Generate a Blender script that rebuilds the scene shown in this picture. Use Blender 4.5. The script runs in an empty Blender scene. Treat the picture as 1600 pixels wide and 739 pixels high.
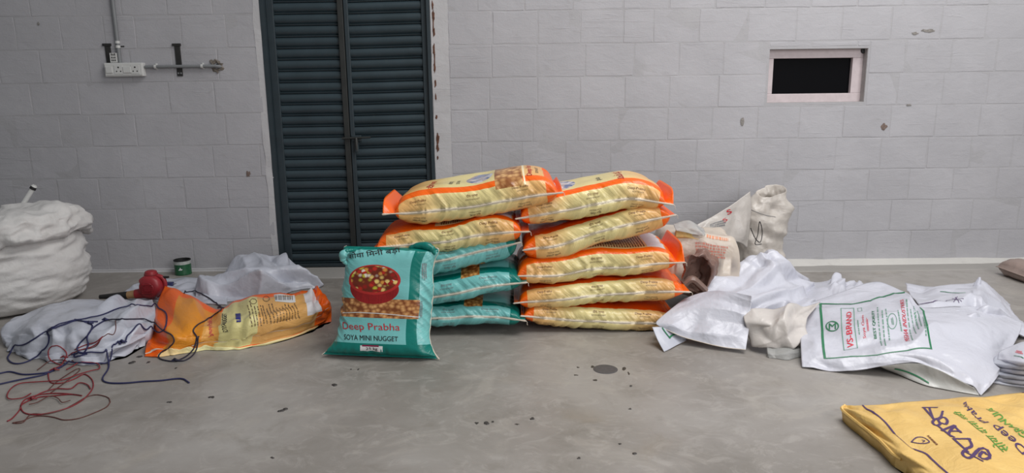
import bpy, bmesh, math, random
import numpy as np
from mathutils import Vector, Matrix
from mathutils.bvhtree import BVHTree

# ------------------------------------------------------------------ camera
SC = bpy.context.scene
COL = SC.collection
FPX, PITCH, ROLL = 1110.0, math.radians(11.7), math.radians(0.7)
CAM = np.array([0.0, -4.8, 1.21])
_f = np.array([0, math.cos(PITCH), -math.sin(PITCH)])
_r = np.array([1.0, 0, 0]); _u = np.array([0, math.sin(PITCH), math.cos(PITCH)])
CR = math.cos(ROLL) * _r - math.sin(ROLL) * _u
CU = math.sin(ROLL) * _r + math.cos(ROLL) * _u
cd = bpy.data.cameras.new('camera'); cam = bpy.data.objects.new('camera', cd); COL.objects.link(cam)
cd.sensor_width = 36; cd.lens = 36 * FPX / 1600; cd.clip_end = 100
M = Matrix([[CR[i], CU[i], -_f[i], CAM[i]] for i in range(3)] + [[0, 0, 0, 1]])
cam.matrix_world = M
SC.camera = cam

# ------------------------------------------------------------------ world, lights, exposure
W_ = bpy.data.worlds.new('world'); SC.world = W_; W_.use_nodes = True
W_.node_tree.nodes['Background'].inputs[0].default_value = (0.93, 0.97, 1.0, 1)
W_.node_tree.nodes['Background'].inputs[1].default_value = 0.22

def area(name, loc, target, sx, sy, power, col=(1, 1, 1)):
    l = bpy.data.lights.new(name, 'AREA'); l.shape = 'RECTANGLE'; l.size = sx; l.size_y = sy
    l.energy = power; l.color = col
    o = bpy.data.objects.new(name, l); COL.objects.link(o); o.location = loc
    o.rotation_euler = (Vector(target) - Vector(loc)).to_track_quat('-Z', 'Y').to_euler()
    return o
area('shutter_daylight', (3.6, -6.0, 2.6), (1.2, -0.4, 0.5), 3.2, 2.8, 150, (1.0, 0.985, 0.985))
area('skylight', (1.9, -2.3, 4.6), (1.7, -2.0, 0), 3.4, 2.4, 190, (1.0, 0.985, 0.97))
vs = SC.view_settings
vs.view_transform = 'Standard'; vs.look = 'None'; vs.gamma = 1.0; vs.use_curve_mapping = False
vs.exposure = 0.0

# ------------------------------------------------------------------ helpers
rng = np.random.default_rng(7); random.seed(7)

def ray(px, py):
    return _f * FPX + CR * (px - 800.0) - CU * (py - 369.5)
def onY(px, py, Y):
    d = ray(px, py); return CAM + d * ((Y - CAM[1]) / d[1])
def onZ(px, py, Z):
    d = ray(px, py); return CAM + d * ((Z - CAM[2]) / d[2])
def P3(c):
    """(px, py, h): h >= 0 is a height above the floor, h < 0 the distance Y in front of the wall"""
    return onZ(*c) if c[2] >= 0 else onY(*c)
def project(P):
    d = np.asarray(P) - CAM
    z = d @ _f
    return 800 + FPX * (d @ CR) / z, 369.5 - FPX * (d @ CU) / z

def lin(c):
    return tuple((x / 255 / 12.92 if x / 255 <= .04045 else ((x / 255 + .055) / 1.055) ** 2.4) for x in c) + (1.0,)

def _hash(ix, iy, iz, seed):
    n = (ix * 374761393 + iy * 668265263 + iz * 1442695041 + seed * 974634777) & 0xffffffff
    n = ((n ^ (n >> 13)) * 1274126177) & 0xffffffff
    n = ((n ^ (n >> 15)) * 668265263) & 0xffffffff
    return ((n ^ (n >> 16)) & 0xffffff) / 0xffffff * 2 - 1
def vn(x, y, z=0.0, seed=0):
    x, y, z = np.broadcast_arrays(np.asarray(x, float), np.asarray(y, float), np.asarray(z, float))
    ix, iy, iz = np.floor(x).astype(np.int64), np.floor(y).astype(np.int64), np.floor(z).astype(np.int64)
    fx, fy, fz = x - ix, y - iy, z - iz
    q = lambda t: t * t * t * (t * (t * 6 - 15) + 10)
    fx, fy, fz = q(fx), q(fy), q(fz)
    r = 0
    for a in (0, 1):
        for b in (0, 1):
            for c in (0, 1):
                w = (fx if a else 1 - fx) * (fy if b else 1 - fy) * (fz if c else 1 - fz)
                r = r + w * _hash(ix + a, iy + b, iz + c, seed)
    return r
def fbm(x, y, z=0.0, seed=0, oct=4):
    r = 0; a = 1.0
    for k in range(oct):
        r = r + a * vn(np.asarray(x) * 2 ** k, np.asarray(y) * 2 ** k, np.asarray(z) * 2 ** k, seed + k); a *= .5
    return r
def crumple(x, y, seed, slope=.2, fmin=4, fmax=13, n=7):
    """sharp folds of a stiff plastic sheet: warped triangle waves in scattered directions"""
    rs = np.random.default_rng(seed); out = np.zeros(np.shape(x))
    for k in range(n):
        a = rs.uniform(0, math.pi); f = rs.uniform(fmin, fmax); ph = rs.uniform(0, 9)
        t = (x * math.cos(a) + y * math.sin(a)) * f * .6 + ph + 1.1 * vn(x * 2.2 + ph, y * 2.2, k, seed)
        tri = np.sqrt(((t % 1) * 2 - 1) ** 2 + .006)
        m = np.clip(1.7 * vn(x * 2.7, y * 2.7, k + 20, seed + 3) - .05, 0, 1) ** 1.3
        out += (tri - .5) * m / f * slope * 1.3
    return out

def crom(ctrl, N):
    """Catmull-Rom through the rows of ctrl (n x k), N samples"""
    c = np.asarray(ctrl, float); n = len(c)
    e = np.vstack([2 * c[0] - c[1], c, 2 * c[-1] - c[-2]])
    t = np.linspace(0, n - 1, N); i = np.minimum(t.astype(int), n - 2); f = (t - i)[:, None]
    p0, p1, p2, p3 = e[i], e[i + 1], e[i + 2], e[i + 3]
    return .5 * (2 * p1 + (p2 - p0) * f + (2 * p0 - 5 * p1 + 4 * p2 - p3) * f ** 2 + (3 * p1 - p0 - 3 * p2 + p3) * f ** 3)

def grid_normals(P):
    du = np.gradient(P, axis=0); dv = np.gradient(P, axis=1)
    n = np.cross(du, dv); l = np.linalg.norm(n, axis=2, keepdims=True); l[l < 1e-12] = 1
    return n / l

def mesh_from(name, V, F, uv=None, smooth=True):
    me = bpy.data.meshes.new(name)
    me.from_pydata([tuple(map(float, v)) for v in V], [], [tuple(map(int, f)) for f in F])
    if uv is not None:
        ul = me.uv_layers.new(name='UVMap')
        idx = np.empty(len(me.loops), dtype=np.int32); me.loops.foreach_get('vertex_index', idx)
        ul.data.foreach_set('uv', np.asarray(uv, dtype=np.float32)[idx].ravel())
    me.polygons.foreach_set('use_smooth', [smooth] * len(me.polygons))
    me.update()
    return me
def link(name, me, mat=None, parent=None, loc=None):
    o = bpy.data.objects.new(name, me); COL.objects.link(o)
    if mat is not None:
        me.materials.clear(); me.materials.append(mat)
    if parent is not None:
        o.parent = parent
        w = Vector((0, 0, 0)); q = parent
        while q is not None: w += q.location; q = q.parent
        o.location = -w if loc is None else Vector(loc)
    elif loc is not None:
        o.location = loc
    return o
def tag(o, label=None, cat=None, group=None, kind=None):
    if label: o['label'] = label
    if cat: o['category'] = cat
    if group: o['group'] = group
    if kind: o['kind'] = kind
    return o
def thing(name, loc, label=None, cat=None, group=None, kind=None):
    o = bpy.data.objects.new(name, None); COL.objects.link(o)
    o.location = tuple(float(x) for x in loc); o.empty_display_size = .1
    return tag(o, label, cat, group, kind)

class MB:
    """collects boxes, tubes and lathes (world coordinates) into one mesh"""
    def __init__(s): s.V = []; s.F = []
    def add(s, V, F):
        b = len(s.V); s.V += [tuple(v) for v in V]; s.F += [tuple(i + b for i in f) for f in F]; return s
    def box(s, x0, x1, y0, y1, z0, z1, ch=0.0):
        if ch <= 0:
            V = [(x, y, z) for x in (x0, x1) for y in (y0, y1) for z in (z0, z1)]
            return s.add(V, [(0, 1, 3, 2), (4, 6, 7, 5), (0, 4, 5, 1), (2, 3, 7, 6), (0, 2, 6, 4), (1, 5, 7, 3)])
        bm = bmesh.new(); bmesh.ops.create_cube(bm, size=1)
        for v in bm.verts:
            v.co = Vector((x0 + (x1 - x0) * (v.co.x + .5), y0 + (y1 - y0) * (v.co.y + .5), z0 + (z1 - z0) * (v.co.z + .5)))
        bmesh.ops.bevel(bm, geom=bm.edges[:], offset=ch, segments=2, affect='EDGES', profile=.5)
        bm.verts.index_update()
        V = [tuple(v.co) for v in bm.verts]; F = [tuple(v.index for v in f.verts) for f in bm.faces]; bm.free()
        return s.add(V, F)
    def tube(s, pts, rad, seg=8, caps=True):
        pts = np.asarray(pts, float); n = len(pts)
        rad = np.broadcast_to(np.asarray(rad, float), (n,))
        T = np.gradient(pts, axis=0); T /= np.maximum(np.linalg.norm(T, axis=1, keepdims=True), 1e-9)
        up = np.array([0, 0, 1.0]) if abs(T[0][2]) < .9 else np.array([1.0, 0, 0])
        a = np.cross(T[0], up); a /= np.linalg.norm(a)
        V = []
        for i in range(n):
            a = a - T[i] * (a @ T[i]); a /= max(np.linalg.norm(a), 1e-9); b = np.cross(T[i], a)
            for k in range(seg):
                th = 2 * math.pi * k / seg
                V.append(pts[i] + rad[i] * (a * math.cos(th) + b * math.sin(th)))
        F = [(i * seg + k, i * seg + (k + 1) % seg, (i + 1) * seg + (k + 1) % seg, (i + 1) * seg + k) for i in range(n - 1) for k in range(seg)]
        if caps: F += [tuple(range(seg))[::-1], tuple((n - 1) * seg + k for k in range(seg))]
        return s.add(V, F)
    def lathe(s, prof, c, seg=24, axis='Z'):
        """prof: list of (radius, height) about an axis through c"""
        V = []
        for r, h in prof:
            for k in range(seg):
                th = 2 * math.pi * k / seg; x, y = r * math.cos(th), r * math.sin(th)
                V.append({'Z': (c[0] + x, c[1] + y, c[2] + h), 'Y': (c[0] + x, c[1] + h, c[2] + y), 'X': (c[0] + h, c[1] + x, c[2] + y)}[axis])
        F = [(i * seg + k, i * seg + (k + 1) % seg, (i + 1) * seg + (k + 1) % seg, (i + 1) * seg + k) for i in range(len(prof) - 1) for k in range(seg)]
        return s.add(V, F)
    def build(s, name, mat, parent=None, smooth=False):
        me = mesh_from(name, s.V, s.F, None, smooth)
        bm = bmesh.new(); bm.from_mesh(me); bmesh.ops.remove_doubles(bm, verts=bm.verts, dist=1e-6)
        bmesh.ops.recalc_face_normals(bm, faces=bm.faces); bm.to_mesh(me); bm.free()
        if smooth:
            me.set_sharp_from_angle(angle=math.radians(40))
        return link(name, me, mat, parent)

# ------------------------------------------------------------------ node materials
class NT:
    def __init__(s, name):
        s.m = bpy.data.materials.new(name); s.m.use_nodes = True; s.t = s.m.node_tree
        s.b = s.t.nodes['Principled BSDF']; s._uv = None; s._g = None
    def n(s, typ, **kw):
        x = s.t.nodes.new(typ)
        for k, v in kw.items(): setattr(x, k, v)
        return x
    def put(s, sock, v):
        if isinstance(v, bpy.types.NodeSocket): s.t.links.new(v, sock)
        else: sock.default_value = v
    def math(s, op, a, b=0.0, clamp=False):
        x = s.n('ShaderNodeMath', operation=op, use_clamp=clamp); s.put(x.inputs[0], a); s.put(x.inputs[1], b); return x.outputs[0]
    def mix(s, fac, a, b):
        x = s.n('ShaderNodeMix', data_type='RGBA'); s.put(x.inputs[0], fac); s.put(x.inputs[6], a); s.put(x.inputs[7], b); return x.outputs[2]
    def uv(s):
        if s._uv is None:
            c = s.n('ShaderNodeTexCoord'); x = s.n('ShaderNodeSeparateXYZ'); s.t.links.new(c.outputs['UV'], x.inputs[0])
            s._uv = (x.outputs[0], x.outputs[1], c.outputs['UV'])
        return s._uv
    def geo(s):
        if s._g is None: s._g = s.n('ShaderNodeNewGeometry').outputs['Position']
        return s._g
    def scaled(s, vec, sc):
        x = s.n('ShaderNodeVectorMath', operation='MULTIPLY'); s.put(x.inputs[0], vec); x.inputs[1].default_value = sc; return x.outputs[0]
    def noise(s, vec, scale, detail=4, rough=.55, dist=0.0):
        x = s.n('ShaderNodeTexNoise'); s.put(x.inputs['Vector'], vec); x.inputs['Scale'].default_value = scale
        x.inputs['Detail'].default_value = detail; x.inputs['Roughness'].default_value = rough; x.inputs['Distortion'].default_value = dist
        return x.outputs['Fac']
    def voro(s, vec, scale, feature='F1'):
        x = s.n('ShaderNodeTexVoronoi', feature=feature); s.put(x.inputs['Vector'], vec); x.inputs['Scale'].default_value = scale; return x
    def ramp(s, fac, stops, interp='LINEAR'):
        x = s.n('ShaderNodeValToRGB'); x.color_ramp.interpolation = interp; s.put(x.inputs[0], fac)
        e = x.color_ramp.elements
        while len(e) < len(stops): e.new(.5)
        for q, (p, c) in zip(e, stops): q.position = p; q.color = c
        return x.outputs[0]
    def smooth(s, v, lo, hi):
        x = s.n('ShaderNodeMapRange', interpolation_type='SMOOTHSTEP'); s.put(x.inputs[0], v)
        x.inputs[1].default_value = lo; x.inputs[2].default_value = hi; return x.outputs[0]
    def step(s, v, e, soft=.002): return s.smooth(v, e - soft, e + soft)
    def rect(s, u0, u1, v0, v1):
        u, v, _ = s.uv(); r = None
        for a, e, sg in ((u, u0, 1), (u, u1, -1), (v, v0, 1), (v, v1, -1)):
            if e is None: continue
            q = s.math('GREATER_THAN' if sg > 0 else 'LESS_THAN', a, e)
            r = q if r is None else s.math('MULTIPLY', r, q)
        return r
    def ellipse(s, cu, cv, ru, rv):
        u, v, _ = s.uv()
        a = s.math('DIVIDE', s.math('SUBTRACT', u, cu), ru); b = s.math('DIVIDE', s.math('SUBTRACT', v, cv), rv)
        return s.math('LESS_THAN', s.math('ADD', s.math('MULTIPLY', a, a), s.math('MULTIPLY', b, b)), 1.0)
    def bump(s, h, strength=.3, dist=.01, prev=None):
        x = s.n('ShaderNodeBump'); s.put(x.inputs['Height'], h); x.inputs['Strength'].default_value = strength; x.inputs['Distance'].default_value = dist
        if prev is not None: s.t.links.new(prev, x.inputs['Normal'])
        return x.outputs[0]
    def done(s, col, rough=.5, normal=None, spec=.5, metal=0.0, coat=0.0):
        s.put(s.b.inputs['Base Color'], col); s.put(s.b.inputs['Roughness'], rough)
        s.b.inputs['Specular IOR Level'].default_value = spec; s.b.inputs['Metallic'].default_value = metal
        if coat: s.b.inputs['Coat Weight'].default_value = coat; s.b.inputs['Coat Roughness'].default_value = .2
        if normal is not None: s.t.links.new(normal, s.b.inputs['Normal'])
        return s.m

def plain(name, rgb, rough=.5, var=.06, scale=30, bump=.15, bd=.002, metal=0.0, spec=.5):
    k = NT(name); g = k.geo(); n = k.noise(g, scale)
    c = lin(rgb); d = tuple(x * (1 - var) for x in c[:3]) + (1,); e = tuple(min(1, x * (1 + var)) for x in c[:3]) + (1,)
    return k.done(k.ramp(n, [(.3, d), (.7, e)]), rough, k.bump(n, bump, bd), spec, metal)

def m_ink(name, rgb, rough=.45):
    k = NT(name); n = k.noise(k.geo(), 120); c = lin(rgb)
    return k.done(k.mix(k.math('MULTIPLY', n, .25), c, tuple(min(1, x * 1.25 + .03) for x in c[:3]) + (1,)), rough)

def m_sack(name, rgb, dirt=None, rough=.33, bumps=.5, dirt_lo=.55, fine=.10):
    """white woven/plastic sack cloth with fine creases"""
    k = NT(name); g = k.geo()
    n1 = k.noise(g, 5, 3, .5, .5); n2 = k.noise(g, 40, 3, .5, .8); n3 = k.noise(g, 3, 4)
    col = k.ramp(n3, [(.3, lin(tuple(x * .955 for x in rgb))), (.7, lin(rgb))])
    if dirt is not None:
        col = k.mix(k.math('MULTIPLY', k.smooth(k.noise(g, 6, 6, .65), dirt_lo, .8), .7), col, lin(dirt))
    nz = k.n('ShaderNodeTexNoise'); k.put(nz.inputs['Vector'], g); nz.inputs['Scale'].default_value = 7; nz.inputs['Detail'].default_value = 2
    wv = k.n('ShaderNodeVectorMath', operation='MULTIPLY_ADD'); k.put(wv.inputs[0], nz.outputs['Color']); wv.inputs[1].default_value = (.10, .10, .10); k.put(wv.inputs[2], g)
    def facet(sc): return k.voro(wv.outputs[0], sc).outputs['Distance']
    h = k.math('ADD', k.math('MULTIPLY', n1, 1.0), k.math('MULTIPLY', n2, fine))
    cr = k.math('ADD', facet(9), k.math('MULTIPLY', facet(21), .4))
    b = k.bump(h, bumps, .03); b = k.bump(cr, bumps * .75, .012, b)
    return k.done(col, rough, b, .5)

INK = {c: m_ink('ink_' + c, v) for c, v in dict(red=(178, 32, 42), black=(38, 38, 40), brown=(110, 62, 30), green=(28, 112, 72), palegreen=(120, 170, 145),
        purple=(72, 44, 92), leafgreen=(92, 148, 52), pink=(205, 70, 85), grey=(120, 120, 122), blue=(42, 44, 120), maroon=(120, 20, 60), white=(214, 214, 214), umber=(104, 84, 58)).items()}
INK['nuggets'] = None
M_WHITE = m_sack('white_sack_plastic', (200, 201, 211))
M_WHITE2 = m_sack('white_sack_plastic_cool', (190, 193, 204), rough=.38)
M_DIRTY = m_sack('dirty_white_sack', (196, 189, 181), dirt=(132, 112, 92))
M_CREAM = m_sack('cream_woven_sack', (206, 194, 180), dirt=(176, 140, 124))
M_SEAM = plain('seam_tape', (206, 194, 178), .4, .1, 90)
# ================================================================== THE SETTING
# ---- floor
k = NT('concrete_floor'); g = k.geo()
n1 = k.noise(g, 1.1, 6, .6, .4); n2 = k.noise(g, 5, 7, .65, .5); n3 = k.noise(k.scaled(g, (1, 1, 1)), 60, 4, .6)
c = k.ramp(n1, [(.32, lin((124, 119, 113))), (.5, lin((145, 140, 135))), (.68, lin((160, 156, 152)))])
c = k.mix(k.math('MULTIPLY', k.smooth(n2, .48, .72), .45), c, lin((116, 110, 101)))
c = k.mix(k.math('MULTIPLY', k.smooth(k.noise(k.scaled(g, (1, 1.1, 1)), 2.6, 7, .68, 1.0), .52, .68), .4), c, lin((170, 164, 156)))
c = k.mix(k.math('MULTIPLY', k.smooth(k.noise(k.scaled(g, (1, 1.2, 1)), 7, 8, .72, 1.5), .5, .66), .32), c, lin((178, 173, 168)))
c = k.mix(k.math('MULTIPLY', k.smooth(k.noise(k.scaled(g, (1, 1, 1)), 1.7, 3, .5, .3), .60, .72), .3), c, lin((148, 132, 110)))
c = k.mix(k.math('MULTIPLY', k.smooth(k.noise(g, 26, 5, .7), .66, .78), .35), c, lin((110, 104, 98)))
h = k.math('ADD', k.math('MULTIPLY', n2, .6), k.math('MULTIPLY', n3, .12))
M_FLOOR = k.done(c, k.ramp(n2, [(.3, (.38, .38, .38, 1)), (.7, (.55, .55, .55, 1))]), k.bump(h, .12, .02), .45)
FX0, FX1, FY0 = -6.5, 6.5, -7.0
floor = MB().box(FX0, FX1, FY0, .25, -.12, 0).build('floor', M_FLOOR)
tag(floor, 'bare grey concrete floor with dark stains', kind='structure')

# ---- painted block wall
def wall_paint(name, a, b):
    k = NT(name); g = k.geo()
    n1 = k.noise(g, 2.2, 5, .6, .3); n2 = k.noise(k.scaled(g, (1, 1, 1.6)), 10, 6, .6, .4); n3 = k.noise(g, 90, 4, .6)
    oi = k.n('ShaderNodeObjectInfo').outputs['Random']
    c = k.ramp(n1, [(.3, lin(a)), (.7, lin(b))])
    c = k.mix(k.math('MULTIPLY', oi, .12), c, lin(tuple(x * .86 for x in a)))
    c = k.mix(k.math('MULTIPLY', k.smooth(n2, .6, .78), .22), c, lin((128, 125, 122)))
    sm = k.math('MULTIPLY', k.smooth(k.noise(k.scaled(g, (2.2, 1, 34)), 1.0, 5, .7, .6), .55, .75), k.smooth(k.noise(g, 1.6, 3), .45, .62))
    h = k.math('ADD', k.math('ADD', n2, k.math('MULTIPLY', n3, .25)), k.math('MULTIPLY', sm, .9))
    return k.done(c, .7, k.bump(h, .3, .012), .25)
M_WALL = wall_paint('grey_white_wall_paint', (168, 167, 171), (178, 177, 181))
M_MORTAR = wall_paint('painted_mortar', (162, 161, 164), (174, 173, 176))

D_L, D_R = onY(437, 405, 0)[0], onY(681, 300, 0)[0]          # door opening
D_TOP = 2.12
wa, wb = onY(1198, 161, 0), onY(1357, 75, 0)                   # ventilator opening
W_X0, W_X1, W_Z0, W_Z1 = wa[0], wb[0], wa[2], wb[2]
WX0, WX1, WTOP = -6.5, 6.5, 3.4
MY = .0008                                                      # mortar face sits this far behind the block faces
wm = MB()
for (a, b, z0, z1) in ((WX0, D_L, 0, WTOP), (D_L, D_R, D_TOP, WTOP), (D_R, W_X0, 0, WTOP), (W_X0, W_X1, 0, W_Z0), (W_X0, W_X1, W_Z1, WTOP), (W_X1, WX1, 0, WTOP)):
    wm.box(a, b, MY, .2, z0, z1)
wall = wm.build('wall_back', M_MORTAR)
tag(wall, 'white-grey painted concrete block wall behind the sacks', kind='structure')

def block_mesh(w, h):
    bm = bmesh.new(); ring = []
    e = .0045
    for (x0, z0, x1, z1) in ((0, 0, w, 0), (w, 0, w, h), (w, h, 0, h), (0, h, 0, 0)):
        for t in (0, 1 / 3, 2 / 3):
            ring.append((x0 + (x1 - x0) * t, z0 + (z1 - z0) * t))
    cx, cz = w / 2, h / 2; fr = []; bk = []
    dy = random.uniform(-.0008, .0004); tx = random.uniform(-.004, .004); tz = random.uniform(-.006, .006)
    for (x, z) in ring:
        j = random.uniform(-.003, .003); jx = random.uniform(-.003, .003)
        sx = math.copysign(min(e, abs(cx - x)), cx - x) if abs(cx - x) > w * .45 else 0
        sz = math.copysign(min(e, abs(cz - z)), cz - z) if abs(cz - z) > h * .45 else 0
        y = dy + tx * (x - cx) + tz * (z - cz)
        fr.append(bm.verts.new((x + sx * random.uniform(.7, 1.5) + jx * .5, y + random.uniform(-.0006, .0006), z + sz * random.uniform(.7, 1.5) + j * .5)))
        bk.append(bm.verts.new((x + jx, MY + .004, z + j)))
    bm.faces.new(fr)
    n = len(ring)
    for i in range(n): bm.faces.new((fr[i], bk[i], bk[(i + 1) % n], fr[(i + 1) % n]))
    bmesh.ops.recalc_face_normals(bm, faces=bm.faces)
    if bm.faces[0].normal.y > 0: bmesh.ops.reverse_faces(bm, faces=bm.faces[:])
    me = bpy.data.meshes.new('block'); bm.to_mesh(me); bm.free()
    return me
def sub_rect(r, q):
    """rectangle r minus rectangle q"""
    x0, x1, z0, z1 = r; a0, a1, b0, b1 = q
    if a1 <= x0 or a0 >= x1 or b1 <= z0 or b0 >= z1: return [r]
    o = []
    if a0 > x0: o.append((x0, a0, z0, z1))
    if a1 < x1: o.append((a1, x1, z0, z1))
    m0, m1 = max(x0, a0), min(x1, a1)
    if b0 > z0: o.append((m0, m1, z0, b0))
    if b1 < z1: o.append((m0, m1, b1, z1))
    return o
JX = D_R + .115                                                 # plaster strip right of the door
CH, BW = .2125, .298
zc = .012
for row in range(9):
    z1 = zc + CH + random.uniform(-.004, .004)
    x = -4.25 + (.15 if row % 2 else 0) + random.uniform(-.05, .05)
    while x < 4.2:
        w = BW + random.choice((0, 0, 0, .02, -.02, -.1 if random.random() < .25 else 0)) + random.uniform(-.006, .006)
        gp = random.choice((.0, .001, .002, .0035))
        pieces = [(x + gp / 2, x + w - gp / 2, zc + gp / 2, z1 - gp / 2)]
        for q in ((D_L - .012, JX, -1, D_TOP), (W_X0 - .012, W_X1 + .012, W_Z0 - .012, W_Z1 + .012)):
            pieces = [p for r in pieces for p in sub_rect(r, q)]
        for (a, b, c0, c1) in pieces:
            if b - a < .03 or c1 - c0 < .03: continue
            me = block_mesh(b - a, c1 - c0); me.materials.append(M_WALL)
            link('block', me, None, wall, (a, 0, c0))
        x += w
    zc = z1

# plaster strip, skirting fillet and floor strip
M_PLASTER = wall_paint('white_plaster', (182, 181, 183), (194, 193, 195))
M_FILLET = wall_paint('white_cement_fillet', (190, 188, 184), (204, 202, 197))
def wavy_box(x0, x1, z0, z1, y0, y1, nx, nz, amp, seed):
    u = np.linspace(0, 1, nx); v = np.linspace(0, 1, nz); U, Vv = np.meshgrid(u, v, indexing='ij')
    X = x0 + (x1 - x0) * U; Z = z0 + (z1 - z0) * Vv
    X = X + amp * vn(X * 9, Z * 9, 3, seed) * ((U < .01) | (U > .99)); Y = y0 + .4 * amp * vn(X * 14, Z * 14, 0, seed)
    V = list(zip(X.ravel(), Y.ravel(), Z.ravel())) + list(zip(X.ravel(), np.full(X.size, y1), Z.ravel())); n = nx * nz
    F = [(i * nz + j, (i + 1) * nz + j, (i + 1) * nz + j + 1, i * nz + j + 1) for i in range(nx - 1) for j in range(nz - 1)]
    per = [(i, 0) for i in range(nx)] + [(nx - 1, j) for j in range(1, nz)] + [(i, nz - 1) for i in range(nx - 2, -1, -1)] + [(0, j) for j in range(nz - 2, 0, -1)]
    ids = [i * nz + j for i, j in per]
    F += [(ids[a], ids[(a + 1) % len(ids)], ids[(a + 1) % len(ids)] + n, ids[a] + n) for a in range(len(ids))]
    return V, F
V, F = wavy_box(D_R + .002, JX, 0, D_TOP + .1, -.003, .03, 5, 60, .004, 4)
jamb = MB().add(V, F).build('trim_1', M_PLASTER); tag(jamb, 'white plaster strip beside the green door with rust marks', kind='structure')
V, F = wavy_box(D_L - .045, D_L + .004, 0, D_TOP, -.002, .03, 4, 60, .006, 9)
jl = MB().add(V, F).build('trim_2', M_PLASTER); tag(jl, 'narrow white plaster edge on the socket side of the green door', kind='structure')
M_RUST = plain('rust_stain', (92, 58, 42), .8, .4, 60)
M_DARKSPOT = plain('dark_spot', (52, 46, 44), .8, .3, 60)
def blob(name, c, rx, rz, mat, parent, plane='wall', seed=0, h=.0015):
    n = 14; rs = np.random.default_rng(seed); V = []
    for k_ in range(n):
        a = 2 * math.pi * k_ / n; q = rs.uniform(.6, 1.2); V.append((rx * q * math.cos(a), rz * q * math.sin(a)))
    if plane == 'wall': W3 = [(c[0] + x, c[1] - h * .2, c[2] + z) for x, z in V] + [(c[0] + .6 * x, c[1] - h, c[2] + .6 * z) for x, z in V]
    else: W3 = [(c[0] + x, c[1] + z, .0003) for x, z in V] + [(c[0] + .6 * x, c[1] + .6 * z, h) for x, z in V]
    F = [tuple(range(n, 2 * n))] + [(i, (i + 1) % n, n + (i + 1) % n, n + i) for i in range(n)]
    return MB().add(W3, F).build(name, mat, parent)
for i, (px, py, a, b) in enumerate([(676, 8, 4, 14), (677, 25, 5, 20), (678, 50, 5, 16), (678, 78, 5, 22), (679, 105, 4, 18), (680, 130, 4, 14), (681, 152, 3, 12), (682, 183, 4, 8),
                                    (684, 218, 7, 20), (684, 232, 5, 14), (684, 246, 3, 7), (677, 40, 3, 30), (679, 92, 3, 30)]):
    p = onY(px, py, -.005); blob('rust_mark', p, a * .0017, b * .0021, M_RUST, jamb, 'wall', i)
for i, (px, py, a, b) in enumerate([(388, 272, 7, 10), (1381, 198, 10, 10), (1450, 48, 20, 5), (1430, 52, 12, 4), (1420, 164, 9, 3), (1160, 190, 6, 12), (60, 37, 4, 5)]):
    p = onY(px, py, -.003); blob('wall_mark', p, a * .0022, b * .0022, plain('wall_blob_%d' % i, (112, 96, 88) if i < 2 else (132, 128, 124), .8, .3, 80), wall, 'wall', 40 + i, .001)  # first two paint the dark of small holes; the rest are greyer marks
# cement fillet along the foot of the wall and a thin screed strip in front of it
def fillet(name, x0, x1, zt, yt, mat, label):
    n = 60; V = []; xs = np.linspace(x0, x1, n)
    for i, x in enumerate(xs):
        q = 1 + .25 * float(vn(x * 6, 1.7)); V += [(x, .003, 0), (x, .003, zt * q), (x, -.012, zt * .85 * q), (x, -yt * q, .0035), (x, -yt * q - .006, 0)]
    F = [(i * 5 + j, (i + 1) * 5 + j, (i + 1) * 5 + j + 1, i * 5 + j + 1) for i in range(n - 1) for j in range(4)] + [(0, 1, 2, 3, 4), tuple((n - 1) * 5 + j for j in (4, 3, 2, 1, 0))]
    return tag(MB().add(V, F).build(name, mat, None, True), label, kind='structure')
fillet('baseboard_right', D_R + .1, WX1, .028, .085, M_FILLET, 'white cement fillet at the foot of the wall right of the door')
fillet('baseboard_left', WX0, D_L - .03, .018, .012, M_PLASTER, 'pale cement fillet at the foot of the wall left of the door')
M_SCREED = wall_paint('grey_screed', (150, 147, 143), (160, 157, 153))
V, F = [], []
xs = np.linspace(D_L, WX1, 90)
for i, x in enumerate(xs):
    y = -.245 + .008 * float(fbm(x * 4, .3, 0, 5)); V += [(x, .1, 0), (x, .1, .004), (x, y + .012, .004), (x, y, 0)]
F = [(i * 4 + j, (i + 1) * 4 + j, (i + 1) * 4 + j + 1, i * 4 + j + 1) for i in range(89) for j in range(3)] + [(0, 1, 2, 3), (356, 359, 358, 357)]
tag(MB().add(V, F).build('trim_3', M_SCREED), 'grey screed strip along the foot of the wall', kind='structure')

# ---- green steel double door
k = NT('dark_green_steel_paint'); g = k.geo(); n1 = k.noise(g, 4, 5, .6); n2 = k.noise(k.scaled(g, (1, 1, 1)), 30, 4)
c = k.ramp(n1, [(.3, lin((42, 55, 61))), (.7, lin((51, 65, 72)))])
c = k.mix(k.math('MULTIPLY', k.smooth(n2, .6, .8), .25), c, lin((80, 88, 86)))
M_DOOR = k.done(c, .42, k.bump(n2, .06, .004), .5)
M_DOORF = plain('door_stile_steel', (42, 53, 59), .5, .12, 12)
M_STILE = plain('worn_dark_stile', (38, 40, 39), .6, .3, 9)
DY = .028
door = thing('door_1', ((D_L + D_R) / 2, DY, 0), 'dark green steel double door of ribbed slats with a sliding bolt', kind='structure')
DC = onY(545, 200, DY)[0]; Z0 = .022
MB().box(D_L, D_R, DY + .045, DY + .06, 0, D_TOP).build('backing_sheet', M_STILE, door)
fr = MB().box(D_L, D_L + .03, -.004, .1, 0, D_TOP).box(D_R - .022, D_R, -.004, .1, 0, D_TOP).box(D_L, D_R, -.004, .1, D_TOP - .03, D_TOP)
fr.build('door_frame', M_DOORF, door)
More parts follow.
